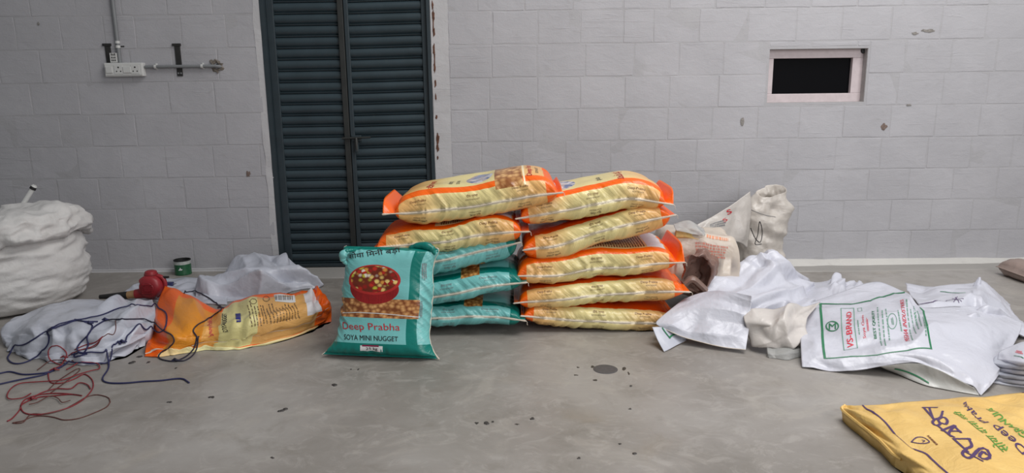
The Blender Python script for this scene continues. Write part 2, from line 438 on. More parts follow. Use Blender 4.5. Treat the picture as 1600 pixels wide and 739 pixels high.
def slat_profile(h):
    """height, depth (towards the room is negative)"""
    p = [(0, .014), (.03, -.003), (.10, -.006), (.13, .006), (.17, .009)]
    for t in np.linspace(.2, 1, 9): p.append((t, .006 - .016 * math.sin((t - .2) / .8 * math.pi) ** .7))
    return [(a * h, b) for a, b in p]
PIT = .0728; nsl = int((D_TOP - .05 - Z0) / PIT)
def leaf(x0, x1, tilt, stiles):
    lf = thing('door_leaf', (0, 0, 0)); lf.parent = door; lf.location = -door.location
    for (a, b, m_, nm, yy) in stiles: MB().box(a, b, DY + yy, DY + .045, .01, D_TOP - .032, .003).build(nm, m_, lf)
    pr = slat_profile(PIT); n = len(pr); w = x1 - x0
    V = [(x, DY + .016 + d, h) for x in (0, w) for h, d in pr] + [(x, DY + .04, h) for x in (0, w) for h in (0, PIT)]
    V = [(x, y, z + tilt * (x - w / 2)) for x, y, z in V]
    F = [(i, n + i, n + i + 1, i + 1) for i in range(n - 1)]
    F += [tuple(list(range(n)) + [2 * n + 1, 2 * n]), tuple(list(range(2 * n - 1, n - 1, -1)) + [2 * n + 2, 2 * n + 3])]
    me = mesh_from('slat', V, F, None, True); me.materials.append(M_DOOR); me.set_sharp_from_angle(angle=math.radians(50))
    for j in range(nsl):
        o = bpy.data.objects.new('slat', me); COL.objects.link(o); o.parent = lf; o.location = (x0, 0, Z0 + .012 + j * PIT)
    return lf
leaf(D_L + .075, DC - .028, 0.004, [(D_L + .03, D_L + .078, M_DOORF, 'stile', -.002), (DC - .03, DC + .006, M_STILE, 'stile', -.012)])
leaf(DC + .036, D_R - .058, 0.016, [(D_R - .06, D_R - .022, M_DOORF, 'stile', -.002), (DC + .01, DC + .038, M_DOORF, 'stile', -.006)])
MB().box(D_L + .03, D_R - .022, DY + .005, DY + .045, .008, Z0 + .01, .003).build('bottom_rail', M_DOORF, door)
pb = onY(552, 216, 0)
bolt = MB().tube([(pb[0] - .075, DY - .028, pb[2]), (pb[0] + .115, DY - .028, pb[2] + .004)], .007, 10).build('bolt', M_STILE, door, True)
MB().box(pb[0] - .012, pb[0] + .05, DY - .02, DY + .012, pb[2] - .022, pb[2] + .018, .003).build('bolt_plate', M_DOORF, bolt)
MB().tube([(pb[0] + .02, DY - .03, pb[2]), (pb[0] + .022, DY - .04, pb[2] - .03), (pb[0] + .022, DY - .036, pb[2] - .085)], [.009, .013, .01], 8).build('bolt_handle', M_STILE, bolt, True)
MB().box(pb[0] + .012, pb[0] + .034, DY - .045, DY - .022, pb[2] - .092, pb[2] - .03, .004).build('hasp', M_DOORF, bolt)

# ---- ventilator window
M_FRAME = plain('pinkish_white_frame_paint', (192, 180, 182), .5, .06, 30)
M_REVEAL = plain('grey_reveal_plaster', (160, 156, 155), .7, .1, 30)
win = thing('window_1', ((W_X0 + W_X1) / 2, .1, W_Z0), 'small high ventilator window with a pinkish white frame and black opening', kind='structure')
RD = .075
rv = MB().box(W_X0, W_X1, .004, .19, W_Z0 - .012, W_Z0 + .002).box(W_X0, W_X1, .004, .19, W_Z1 - .002, W_Z1 + .012).box(W_X0 - .012, W_X0 + .002, .004, .19, W_Z0, W_Z1).box(W_X1 - .002, W_X1 + .012, .004, .19, W_Z0, W_Z1)
rv.build('reveal', M_REVEAL, win)
FWD = .058
for (a, b, c0, c1) in ((W_X0, W_X1, W_Z0, W_Z0 + FWD), (W_X0, W_X1, W_Z1 - FWD, W_Z1), (W_X0, W_X0 + .05, W_Z0 + FWD, W_Z1 - FWD), (W_X1 - .07, W_X1, W_Z0 + FWD, W_Z1 - FWD)):
    MB().box(a, b, RD - .02 if c1 - c0 > .1 else RD - .022, RD + .04, c0, c1, .003).build('frame_member', M_FRAME, win)
k = NT('dark_window_glass'); M_GLASS = k.done(k.mix(k.math('MULTIPLY', k.noise(k.geo(), 8), .2), (.002, .002, .003, 1), (.004, .004, .005, 1)), .5, None, .05)
MB().box(W_X0 + .04, W_X1 - .06, RD + .01, RD + .016, W_Z0 + .05, W_Z1 - .05).build('pane', M_GLASS, win)
MB().box(W_X0 - .01, W_X1 + .01, .19, .2, W_Z0 - .01, W_Z1 + .01).build('light_block_backing', M_GLASS, win)  # dark sheet added behind the pane to keep world light from leaking in
p = onY(1350, 79, RD - .028); MB().lathe([(.001, -.004), (.016, -.004), (.02, .004), (.018, .012), (.001, .012)], p, 12, 'Y').build('bolt_head', M_STILE, win, True)

# ---- electrics on the wall
M_PVC = plain('grey_pvc_conduit', (120, 122, 124), .45, .06, 20)
M_IVORY = plain('white_switch_plastic', (200, 200, 198), .35, .03, 20)
M_BLACK = plain('black_rubber', (22, 22, 23), .6, .1, 40)
M_STEEL = plain('dark_steel_strap', (36, 35, 34), .6, .3, 30)
a, b = onY(170, 120, 0), onY(227, 98, 0)
sb = thing('switch_board', ((a[0] + b[0]) / 2, 0, a[2]), 'white four-module switch and socket board on the wall', 'socket board')
MB().box(a[0], b[0], -.042, 0, a[2], b[2], .005).build('housing', M_IVORY, sb)
MB().box(a[0] + .006, b[0] - .006, -.046, -.042, a[2] + .008, b[2] - .008, .0015).build('face_plate', M_IVORY, sb)
bw, bh = b[0] - a[0], b[2] - a[2]
for f0, f1 in ((.05, .22), (.50, .70)):
    MB().box(a[0] + bw * f0, a[0] + bw * f1, -.052, -.045, a[2] + bh * .26, a[2] + bh * .72, .002).build('switch', M_IVORY, sb)
for fc in (.38, .81):
    cx, cz = a[0] + bw * fc, a[2] + bh * .5
    so = MB().box(cx - .028, cx + .028, -.0485, -.045, cz - .028, cz + .028, .0015).build('socket', M_IVORY, sb)
    for dx, dz, r in ((0, .014, .0055), (-.013, -.011, .0042), (.013, -.011, .0042)):
        MB().lathe([(.0003, 0), (r, 0), (r, -.0006), (.0003, -.0006)], (cx + dx, -.0485, cz + dz), 10, 'Y').build('socket_hole', M_BLACK, so)
a2, b2 = onY(176.5, 98, 0), onY(186, 83, 0)
st = thing('sticker_tag', ((a2[0] + b2[0]) / 2, 0, a2[2]), 'small white tag with black marks above the switch board', 'tag')
MB().box(a2[0], b2[0], -.03, -.027, a2[2], b2[2], .001).build('card', M_IVORY, st)
mk = MB(); rs = np.random.default_rng(3)
for (q0, q1) in ((.72, .95), (.42, .6), (.14, .32)):
    for j in range(3):
        x = a2[0] + (b2[0] - a2[0]) * (.2 + .22 * j); mk.box(x, x + .006, -.0306, -.03, a2[2] + (b2[2] - a2[2]) * q0, a2[2] + (b2[2] - a2[2]) * q1 * (1 - .05 * (j % 2)))
mk.build('print', M_BLACK, st)
MB().tube([((a2[0] + b2[0]) / 2, 0, (a2[2] + b2[2]) / 2), ((a2[0] + b2[0]) / 2, -.028, (a2[2] + b2[2]) / 2)], .004, 8).build('nail', M_STEEL, st)
vt = onY(176, -60, -.013); vb = onY(187.5, 98, -.013)
cv = thing('conduit_pipe', (vb[0], -.013, vb[2]), 'grey conduit pipe rising from the switch board', 'conduit')
MB().tube([(vb[0], -.013, vb[2]), (vb[0], -.013, 2.5)], .0125, 14).build('pipe', M_PVC, cv, True)
for py in (66, 73):
    q = onY(184, py, -.013); MB().tube([(vb[0], -.013, q[2] - .008), (vb[0], -.013, q[2] + .008)], .0145, 14).build('clamp_band', M_IVORY, cv, True)
q = onY(186, 70, -.013); MB().box(vb[0] - .02, vb[0] + .035, -.004, 0, q[2] - .014, q[2] - .006).build('saddle', M_STEEL, cv)
h0, h1 = onY(227, 104.5, -.02), onY(343, 104.5, -.02)
hz = h0[2]
ch = thing('conduit_pipe', ((h0[0] + h1[0]) / 2, -.02, hz), 'grey conduit pipe running level from the switch board to the broken wall hole', 'conduit')
MB().tube([(h0[0], -.02, hz), (h1[0] - .03, -.02, hz), (h1[0] - .004, -.012, hz - .003), (h1[0] + .01, .02, hz - .006)], .0105, 12).build('pipe', M_PVC, ch, True)
for px in (243, 316):
    q = onY(px, 104, -.02); MB().tube([(q[0] - .007, -.02, hz), (q[0] + .007, -.02, hz)], .0135, 12).build('clip_ring', M_IVORY, ch, True)
    MB().box(q[0] - .006, q[0] + .006, -.01, 0, hz - .018, hz + .022, .002).build('clip_foot', M_IVORY, ch)
for (px, py0, py1, lab) in ((170.5, 68, 100, 'dark steel strap fixed to the wall behind the switch board'), (280, 68, 119, 'dark steel strap on the wall behind the level conduit pipe')):
    t0 = onY(px - 1.5, py0, 0); t1 = onY(px + 1, py1, 0)
    br = thing('steel_bracket', (t0[0], 0, t1[2]), lab, 'bracket', 'steel straps on the wall')
    x = (t0[0] + t1[0]) / 2
    MB().box(x - .019, x + .017, -.008, 0, t1[2], t0[2] - .01, .002).build('strap', M_STEEL, br)
    MB().box(x - .032, x + .024, -.012, 0, t0[2] - .016, t0[2], .002).build('flange', M_STEEL, br)
    if py1 > 110:
        for dx in (-.009, .008): MB().lathe([(.0005, -.006), (.0055, -.004), (.006, 0)], (x + dx, -.008, t1[2] + .018), 8, 'Y').build('rivet', M_PVC, br)
# broken plaster round the end of the pipe
pc = onY(338.5, 103, 0); V, F = [], []; n = 22; rs = np.random.default_rng(12)
rr = [(.014, .018), (.02, -.006), (.036, -.01), (.047, -.0)]
jit = rs.uniform(.75, 1.25, n); ph = rs.uniform(.8, 1.2, (4, n))
for i, (r, y) in enumerate(rr):
    for k_ in range(n):
        a_ = 2 * math.pi * k_ / n; q = r * (jit[k_] if i > 1 else 1) * ph[i][k_]
        V.append((pc[0] + q * math.cos(a_) * .85, y + rs.uniform(-.003, .002) * (i > 0), pc[2] + q * math.sin(a_)))
F = [(i * n + k_, i * n + (k_ + 1) % n, (i + 1) * n + (k_ + 1) % n, (i + 1) * n + k_) for i in range(3) for k_ in range(n)]
F.append(tuple(range(n)))
hp = MB().add(V, F).build('broken_plaster_ring', plain('rough_brown_mortar', (116, 108, 100), .9, .3, 120, .6, .006), wall)
MB().lathe([(.0003, -.0075), (.012, -.0075), (.0135, -.005)], (pc[0] + .006, 0, pc[2]), 14, 'Y').build('dark_hole', M_BLACK, wall)
# ================================================================== SHEETS AND FILLED SACKS
class Surf:
    """a grid of points with normals and uv, onto which print is laid"""
    def __init__(s, P, N, ug, vg, Lu, Lv):
        s.P, s.N, s.ug, s.vg, s.Lu, s.Lv = P, N, ug, vg, Lu, Lv; s.pp = None
    def at(s, u, v, off=.0012):
        u = np.clip(np.asarray(u, float), 0, 1); v = np.clip(np.asarray(v, float), 0, 1)
        i = np.interp(u, s.ug, np.arange(len(s.ug))); j = np.interp(v, s.vg, np.arange(len(s.vg)))
        i0 = np.minimum(i.astype(int), len(s.ug) - 2); j0 = np.minimum(j.astype(int), len(s.vg) - 2)
        fi, fj = (i - i0)[..., None], (j - j0)[..., None]
        def b(A): return A[i0, j0] * (1 - fi) * (1 - fj) + A[i0 + 1, j0] * fi * (1 - fj) + A[i0, j0 + 1] * (1 - fi) * fj + A[i0 + 1, j0 + 1] * fi * fj
        return b(s.P) + off * b(s.N)
    def uv_at(s, px, py):
        if s.pp is None:
            s.pp = project(s.P.reshape(-1, 3))
            d = CAM - s.P.reshape(-1, 3); s.face = (d * s.N.reshape(-1, 3)).sum(1) > 0
        e = (s.pp[0] - px) ** 2 + (s.pp[1] - py) ** 2 + np.where(s.face, 0, 400)
        k_ = int(np.argmin(e)); i, j = k_ // len(s.vg), k_ % len(s.vg)
        X, Y = s.pp[0].reshape(len(s.ug), -1), s.pp[1].reshape(len(s.ug), -1)
        i0, i1, j0, j1 = max(i - 2, 0), min(i + 2, len(s.ug) - 1), max(j - 2, 0), min(j + 2, len(s.vg) - 1)
        J = np.array([[(X[i1, j] - X[i0, j]) / (s.ug[i1] - s.ug[i0]), (X[i, j1] - X[i, j0]) / (s.vg[j1] - s.vg[j0])], [(Y[i1, j] - Y[i0, j]) / (s.ug[i1] - s.ug[i0]), (Y[i, j1] - Y[i, j0]) / (s.vg[j1] - s.vg[j0])]])
        r = np.array([px - X[i, j], py - Y[i, j]]); r = r * min(1, 4 / max(np.linalg.norm(r), 1e-6))
        d = np.linalg.lstsq(J, r, rcond=.02)[0]; c = np.array([s.ug[i1] - s.ug[i0], s.vg[j1] - s.vg[j0]])
        return np.clip(np.array([s.ug[i], s.vg[j]]) + np.clip(d, -c, c), 0, 1)

_tc = {}
def text_mesh(body, bold=.0, fine=0.0):
    key = (body, bold, fine)
    if key in _tc: return _tc[key]
    c = bpy.data.curves.new('t', 'FONT'); c.body = body; c.resolution_u = 3
    o = bpy.data.objects.new('t', c); me = bpy.data.meshes.new_from_object(o)
    bm = bmesh.new(); bm.from_mesh(me); bmesh.ops.triangulate(bm, faces=bm.faces[:])
    if fine > 0:
        for _ in range(4):
            es = [e for e in bm.edges if e.calc_length() > fine]
            if not es: break
            bmesh.ops.subdivide_edges(bm, edges=es, cuts=1); bmesh.ops.triangulate(bm, faces=bm.faces[:])
    bm.verts.index_update()
    V = np.array([v.co[:2] for v in bm.verts]); F = [tuple(v.index for v in f.verts) for f in bm.faces]
    bm.free(); bpy.data.objects.remove(o); bpy.data.curves.remove(c); bpy.data.meshes.remove(me)
    if bold > 0:
        m_ = len(V); V = np.vstack([V, V + np.array([bold * 1.5, 0]), V + np.array([bold * .75, bold * .75])]); F = F + [tuple(i + m_ for i in f) for f in F] + [tuple(i + 2 * m_ for i in f) for f in F]
    V = V - V.min(0); _tc[key] = (V, F, V.max(0)); return _tc[key]

class Print:
    """flat print laid on a sack: lettering, lines and boxes of one ink"""
    def __init__(s, surf, off=.0017): s.s = surf; s.items = []; s.off = off; s.new(False)
    def new(s, tiny): s.V = []; s.F = []; s.items.append((s.V, s.F, tiny))
    def _put(s, uv, F, off=None):
        P = s.s.at(uv[:, 0], uv[:, 1], s.off if off is None else off); b = len(s.V)
        s.V += list(P); s.F += [tuple(i + b for i in f) for f in F]
    def text(s, body, u, v, h, rot=0.0, bold=.01, fine=.25, wid=None):
        """centred at (u, v); h and wid in metres; rot in degrees within the sheet"""
        s.new(False)
        V, F, mx = text_mesh(body, bold, fine)
        q = (V - mx / 2) * (h / mx[1]); 
        if wid: q[:, 0] *= wid / (mx[0] * h / mx[1])
        a = math.radians(rot); x = q[:, 0] * math.cos(a) - q[:, 1] * math.sin(a); y = q[:, 0] * math.sin(a) + q[:, 1] * math.cos(a)
        s._put(np.stack([u + x / s.s.Lu, v + y / s.s.Lv], 1), F); return s
    def _quad(s, q):
        return [s.s.uv_at(*c) for c in q]                     # bottom-left, bottom-right, top-right, top-left of the lettering
    def text_q(s, body, q, bold=.01, fine=.2):
        V, F, mx = text_mesh(body, bold, fine); c = s._quad(q); a = (V / mx)[:, :1]; b = (V / mx)[:, 1:]
        uv = c[0] * (1 - a) * (1 - b) + c[1] * a * (1 - b) + c[2] * a * b + c[3] * (1 - a) * b
        fx = sorted((min(V[i][0] for i in f), max(V[i][0] for i in f), f) for f in F); hi = -9; words_ = []
        for x0, x1, f in fx:                                  # one object for each word
            if x0 > hi + .13: words_.append([])
            words_[-1].append(f); hi = max(hi, x1)
        for w in words_:
            s.new(False); ids = sorted({i for f in w for i in f}); mp = {v_: n_ for n_, v_ in enumerate(ids)}
            s._put(uv[ids], [tuple(mp[i] for i in f) for f in w])
        return s
    def line_uv(s, pts, w, n=24, closed=False):
        s.new(False)
        p = np.asarray(pts, float)
        if closed: p = np.vstack([p, p[:1]])
        m = np.array([s.s.Lu, s.s.Lv]); out = []
        for a, b in zip(p[:-1], p[1:]):
            d = (b - a) * m; n = max(2, int(np.linalg.norm(d) / .006) + 1); t = np.linspace(0, 1, n)[:, None]; c = a * (1 - t) + b * t; d /= max(np.linalg.norm(d), 1e-9)
            o = np.array([-d[1], d[0]]) * w / 2 / m; e = d * w / 2 / m
            c[0] -= e; c[-1] += e
            s._put(np.vstack([c - o, c + o]), [(i, i + 1, n + i + 1, n + i) for i in range(n - 1)])
        return s
    def line(s, pts, w, n=24, closed=False): return s.line_uv([s.s.uv_at(*p) for p in pts], w, n, closed)
    def curve(s, pts, w, n=40): return s.line_uv([s.s.uv_at(*p) for p in crom(np.array(pts, float), n)], w, 3)
    def fill_uv(s, c, n=10):
        s.new(False); t = np.linspace(0, 1, n); A, B = np.meshgrid(t, t, indexing='ij'); A, B = A.reshape(-1, 1), B.reshape(-1, 1); c = [np.array(q, float) for q in c]
        s._put(c[0] * (1 - A) * (1 - B) + c[1] * A * (1 - B) + c[2] * A * B + c[3] * (1 - A) * B, [(i * n + j, (i + 1) * n + j, (i + 1) * n + j + 1, i * n + j + 1) for i in range(n - 1) for j in range(n - 1)]); return s
    def fill(s, q, n=10): return s.fill_uv(s._quad(q), n)
    def words(s, q, seed=0, lines=1, gap=.35):
        """lines of print too small to read: short dashes"""
        s.new(True); c = s._quad(q); rs = np.random.default_rng(seed)
        for l in range(lines):
            b0 = 1 - (l + 1) / lines; b1 = b0 + (1 - gap) / lines; a = rs.uniform(0, .06); end = rs.uniform(.82, 1)
            while a < end:
                w = rs.uniform(.02, .09); w2 = min(a + w, end)
                f = lambda x, y: c[0] * (1 - x) * (1 - y) + c[1] * x * (1 - y) + c[2] * x * y + c[3] * (1 - x) * y
                s._put(np.array([f(a, b0), f(w2, b0), f(w2, b1), f(a, b1)]), [(0, 1, 2, 3)]); a = w2 + rs.uniform(.012, .035)
        return s
    def ring(s, cx, cy, rx, ry, w, n=26):
        p = [(cx + rx * math.cos(2 * math.pi * k_ / n), cy + ry * math.sin(2 * math.pi * k_ / n)) for k_ in range(n)]
        return s.line_uv([s.s.uv_at(*c) for c in p], w, 2, True)
    def build(s, name, mat, parent):
        o = None; tv, tf = [], []
        for V, F, tiny in s.items:
            if not V: continue
            if tiny:
                b = len(tv); tv += V; tf += [tuple(i + b for i in f) for f in F]
            else: o = link(name, mesh_from(name, V, F, None, True), mat, parent)
        if tv: o = link('small_print', mesh_from('small_print', tv, tf, None, True), mat, parent); o['kind'] = 'stuff'
        return o

def two_layer(name, top, bot, uv, mat, parent=None, flip=False):
    """closed mesh of an upper and a lower grid with shared rim"""
    n, m = top.shape[:2]
    V = np.vstack([top.reshape(-1, 3), bot.reshape(-1, 3)]); k_ = n * m
    F = [(i * m + j, (i + 1) * m + j, (i + 1) * m + j + 1, i * m + j + 1) for i in range(n - 1) for j in range(m - 1)]
    F += [(k_ + i * m + j + 1, k_ + (i + 1) * m + j + 1, k_ + (i + 1) * m + j, k_ + i * m + j) for i in range(n - 1) for j in range(m - 1)]
    per = [(i, 0) for i in range(n)] + [(n - 1, j) for j in range(1, m)] + [(i, m - 1) for i in range(n - 2, -1, -1)] + [(0, j) for j in range(m - 2, 0, -1)]
    ids = [i * m + j for i, j in per]
    F += [(ids[(a + 1) % len(ids)], ids[a], ids[a] + k_, ids[(a + 1) % len(ids)] + k_) for a in range(len(ids))]
    if flip: F = [f[::-1] for f in F]
    return link(name, mesh_from(name, V, F, np.vstack([uv, uv]), True), mat, parent)

SUPPORT = []                                                   # meshes that cords may lie on
def patch(name, rows, mat, parent=None, res=(80, 64), slope=.2, fr=(4, 13), seed=1, lump=.006, thick=.003, floor=False, fray=0.0, edge=.35, floor_in=.012):
    """a sheet through rows (back to front) of control points, creased; floor=True closes it down to the floor as a stuffed sack"""
    ctrl = np.array([[P3(c) for c in r] for r in rows])         # rows x cols
    ctrl = ctrl[::-1].transpose(1, 0, 2)                        # u: left to right, v: front to back
    A = np.stack([crom(ctrl[:, j], res[0]) for j in range(ctrl.shape[1])], 1)
    G = np.stack([crom(A[i], res[1]) for i in range(res[0])], 0)
    Lu = np.linalg.norm(np.diff(G[:, res[1] // 2], axis=0), axis=1).sum(); Lv = np.linalg.norm(np.diff(G[res[0] // 2], axis=0), axis=1).sum()
    ug, vg = np.linspace(0, 1, res[0]), np.linspace(0, 1, res[1]); U, V = np.meshgrid(ug, vg, indexing='ij')
    x, y = U * Lu, V * Lv
    N = grid_normals(G)
    if N[..., 2].mean() < 0: N = -N
    d = crumple(x, y, seed, slope, *fr) + lump * fbm(x * 5, y * 5, 0, seed, 3)
    em = np.minimum(np.minimum(U, 1 - U) * Lu, np.minimum(V, 1 - V) * Lv); d = d * (edge + (1 - edge) * np.clip(em / .05, 0, 1))
    G = G + N * d[..., None]
    if fray:
        for a, nn in ((0, res[0]), (1, res[1])):
            for sd in (0, -1):
                q = fray * .6 * rng.uniform(-1, 1, (nn, 3)); q = (np.roll(q, 1, 0) + q + np.roll(q, -1, 0)) * .6; q[:, 2] = np.abs(q[:, 2]) * .6
                if a == 0: G[:, sd] += q
                else: G[sd, :] += q
    G[..., 2] = np.maximum(G[..., 2], .004)
    if floor:
        for j in range(res[1] // 2, -1, -1): G[:, j, 1] = np.minimum(G[:, j, 1], G[:, j + 1, 1] - .0008)
        q4 = res[0] // 4
        for i in range(q4, -1, -1): G[i, :, 0] = np.minimum(G[i, :, 0], G[i + 1, :, 0] - .0006)
        for i in range(res[0] - q4, res[0]): G[i, :, 0] = np.maximum(G[i, :, 0], G[i - 1, :, 0] + .0006)
    N = grid_normals(G)
    if N[..., 2].mean() < 0: N = -N
    if floor:
        cen = G.reshape(-1, 3).mean(0); B = cen + (G - cen) * (1 - floor_in); B[..., 2] = .0012
    else:
        B = G - N * thick; B[..., 2] = np.maximum(B[..., 2], .001)
    o = two_layer(name, G, B, np.stack([U.ravel(), V.ravel()], 1), mat, parent)
    bm = bmesh.new(); bm.from_mesh(o.data); bmesh.ops.recalc_face_normals(bm, faces=bm.faces); bm.to_mesh(o.data); bm.free()
    SUPPORT.append(o)
    return o, Surf(G, N, ug, vg, Lu, Lv)

def pillow(C, ey, ez, W, Tu, Td, parent, mat, mat_dn=None, NU=150, NV=46, se=(.93, .93), fin=(0, 0), seed=1, wr=.0065, waist=.07, pe=(6.5, .5), pt=(4.0, .3), taper=0.0, rnd=0.0, lump=.006, name='sack_body', clampz=True):
    """filled sack: C centre line (sampled), ey across, ez thickness; upper sheet Tu, lower sheet Td; flat sewn ends"""
    C = crom(C, NU); s = np.linspace(-1, 1, NU); ez = np.broadcast_to(ez, (NU, 3)); ey = np.broadcast_to(ey, (NU, 3))
    C = C + ez * (.006 * fbm(s * 2.2, seed * 1.7, 0, seed, 2) * (1 - s ** 2))[:, None] + ey * (.012 * fbm(s * 1.3, seed * 2.3, 4, seed, 2) * (1 - s ** 2))[:, None]
    L = np.linalg.norm(np.diff(C, axis=0), axis=1).sum()
    t = np.sin(np.linspace(-1, 1, NV) * math.pi / 2); S, T = np.meshgrid(s, t, indexing='ij')
    sE = np.where(S < 0, se[0], se[1]); fill = (1 - np.clip(np.abs(S) / sE, 0, 1) ** pe[0]) ** pe[1]
    fill = fill * (1 + .10 * vn(S * 1.8, T * 1.2, seed))
    hw = W / 2 * (1 - waist * (1 - np.abs(S) ** 5)) * (1 - taper * np.clip((S - .3) / .7, 0, 1)) * (1 - rnd * (1 - np.sqrt(np.clip(1 - np.clip((S - .86) / .14, 0, 1) ** 2, 0, 1)))); prof = (1 - np.abs(T) ** pt[0]) ** pt[1]
    finz = np.where(S < 0, fin[0], fin[1]) * np.clip((np.abs(S) - sE) / np.maximum(1 - sE, 1e-3), 0, 1) * (1 - np.abs(T) ** 7)
    base = C[:, None, :] + ey[:, None, :] * (hw * T)[..., None]
    out = []
    for sg, Th in ((1, Tu), (-1, Td)):
        x, y = S * L / 2, T * W / 2
        z = sg * Th * fill * prof + sg * .0012 * (1 - fill) + finz
        P = base + ez[:, None, :] * z[..., None]
        ds = np.linalg.norm(np.diff(P[NU // 2], axis=0), axis=1); arc = np.concatenate([[0], np.cumsum(ds)]); Lv = arc[-1]; vg = arc / Lv
        N = grid_normals(P) * sg
        if (N * ez[:, None, :]).sum(2).mean() * sg < 0: N = -N
        a = (vg * Lv)[None, :] + 0 * S; xx = S * L / 2
        am = np.minimum(a, Lv - a)                               # distance from the side seams
        mk_ = np.exp(-((am - .045) / .05) ** 2)
        dg = xx * 1.0 + am * .75 * np.where(T < 0, 1, -1)        # slanting gathers beside the seam
        r1 = 1 - np.abs(vn(dg * 42, am * 7, sg, seed)) * 2
        r2 = 1 - np.abs(vn(dg * 21, am * 5, sg + 5, seed)) * 2
        d = wr * mk_ * fill * (r1 * .6 + r2 * .8) + lump * fill * fbm(xx * 4, a * 4, sg * 3, seed, 3) * prof
        endm = np.exp(-((np.abs(S) - sE * .93) / .07) ** 2)
        d = d + .005 * endm * (1 - np.abs(vn(y * 28, xx * 6, sg, seed + 4)) * 2) * prof
        P = P + N * d[..., None]
        if clampz: P[..., 2] = np.maximum(P[..., 2], .002)
        out.append((P, N, vg, Lv))
    (Pu, Nu, vgu, Lvu), (Pd, Nd, vgd, Lvd) = out
    ug = (s + 1) / 2
    n, m = NU, NV; k_ = n * m
    V = np.vstack([Pu.reshape(-1, 3), Pd.reshape(-1, 3)])
    Fu = [(i * m + j, (i + 1) * m + j, (i + 1) * m + j + 1, i * m + j + 1) for i in range(n - 1) for j in range(m - 1)]
    Fd = [(k_ + i * m + j + 1, k_ + (i + 1) * m + j + 1, k_ + (i + 1) * m + j, k_ + i * m + j) for i in range(n - 1) for j in range(m - 1)]
    per = [(i, 0) for i in range(n)] + [(n - 1, j) for j in range(1, m)] + [(i, m - 1) for i in range(n - 2, -1, -1)] + [(0, j) for j in range(m - 2, 0, -1)]
    ids = [i * m + j for i, j in per]
    Fr = [(ids[(a + 1) % len(ids)], ids[a], ids[a] + k_, ids[(a + 1) % len(ids)] + k_) for a in range(len(ids))]
    uvu = np.stack([np.repeat(ug, m), np.tile(vgu, n)], 1); uvd = np.stack([np.repeat(ug, m), np.tile(vgd, n)], 1)
    me = mesh_from(name, V, Fu + Fd + Fr, np.vstack([uvu, uvd]), True)
    o = link(name, me, mat, parent)
    if mat_dn is not None:
        me.materials.append(mat_dn); me.polygons.foreach_set('material_index', [0] * len(Fu) + [1] * len(Fd) + [0] * len(Fr))
    bm = bmesh.new(); bm.from_mesh(me); bmesh.ops.recalc_face_normals(bm, faces=bm.faces); bm.to_mesh(me); bm.free()
    SUPPORT.append(o)
    edge = .5 * (Pu[:, 0] + Pd[:, 0])
    return o, Surf(Pu, Nu, ug, vgu, L, Lvu), Surf(Pd, Nd, ug, vgd, L, Lvd), edge

def seam(edge, out, parent, ext=.004, r=.0048, tails=True, seed=0):
    e = edge - np.array(out) * .001; d0 = e[0] - e[3]; d0 /= np.linalg.norm(d0); d1 = e[-1] - e[-4]; d1 /= np.linalg.norm(d1)
    p = np.vstack([e[0] + d0 * ext, e[::2], e[-1] + d1 * ext])
    rr = np.full(len(p), r); rr[0] = rr[-1] = r * .5
    q_ = np.linspace(-1, 1, len(p)); rr = rr * np.clip(.75 + .45 * vn(np.arange(len(p)) * .22, seed + .5) + .4 * np.abs(q_) ** 6, .4, 1.15)
    mb = MB().tube(p, rr, 6)
    if tails:
        for q, d in ((p[-1], d1),):
            mb.tube([q, q + d * .005 + np.array([0, -.003, -.005]), q + d * .004 + np.array([0, -.004, -.013]), q + d * .007 + np.array([0, -.003, -.019])], .0014, 5)
    return mb.build('side_seam', M_SEAM, parent, True)
# ================================================================== PRINTED FILM OF THE FILLED SACKS
def film_normal(k, fine=1.0):
    u, v, uvv = k.uv()
    x = k.n('ShaderNodeCombineXYZ'); va = k.math('MULTIPLY', k.math('MINIMUM', v, k.math('SUBTRACT', 1.0, v)), .55)
    k.put(x.inputs[0], k.math('MULTIPLY', k.math('ADD', k.math('MULTIPLY', u, .77), k.math('MULTIPLY', va, .7)), 44.0)); k.put(x.inputs[1], k.math('MULTIPLY', va, 9.0))
    a = k.noise(x.outputs[0], 1.0, 3, .5, .25)
    b = k.noise(k.scaled(uvv, (1.5, 1, 1)), 9, 4, .6, 1.2)
    edge = k.math('ABSOLUTE', k.math('SUBTRACT', v, .5)); mk_ = k.smooth(edge, .24, .36)
    h = k.math('ADD', k.math('MULTIPLY', a, k.math('ADD', k.math('MULTIPLY', mk_, .9), .12)), k.math('MULTIPLY', b, .35))
    return k.bump(h, .42 * fine, .012)
C_OR, C_ORD = lin((240, 100, 8)), lin((218, 80, 6))
C_PALE, C_PEACH = lin((222, 207, 146)), lin((226, 174, 108))
def nuggets(k, sc, a=(128, 74, 30), b=(226, 172, 104)):
    u, v, uvv = k.uv(); vo = k.voro(k.scaled(uvv, sc), 1.0)
    c = k.ramp(vo.outputs['Distance'], [(.05, lin(b)), (.45, lin(tuple((x + y) // 2 for x, y in zip(a, b)))), (.75, lin(a))]); return c
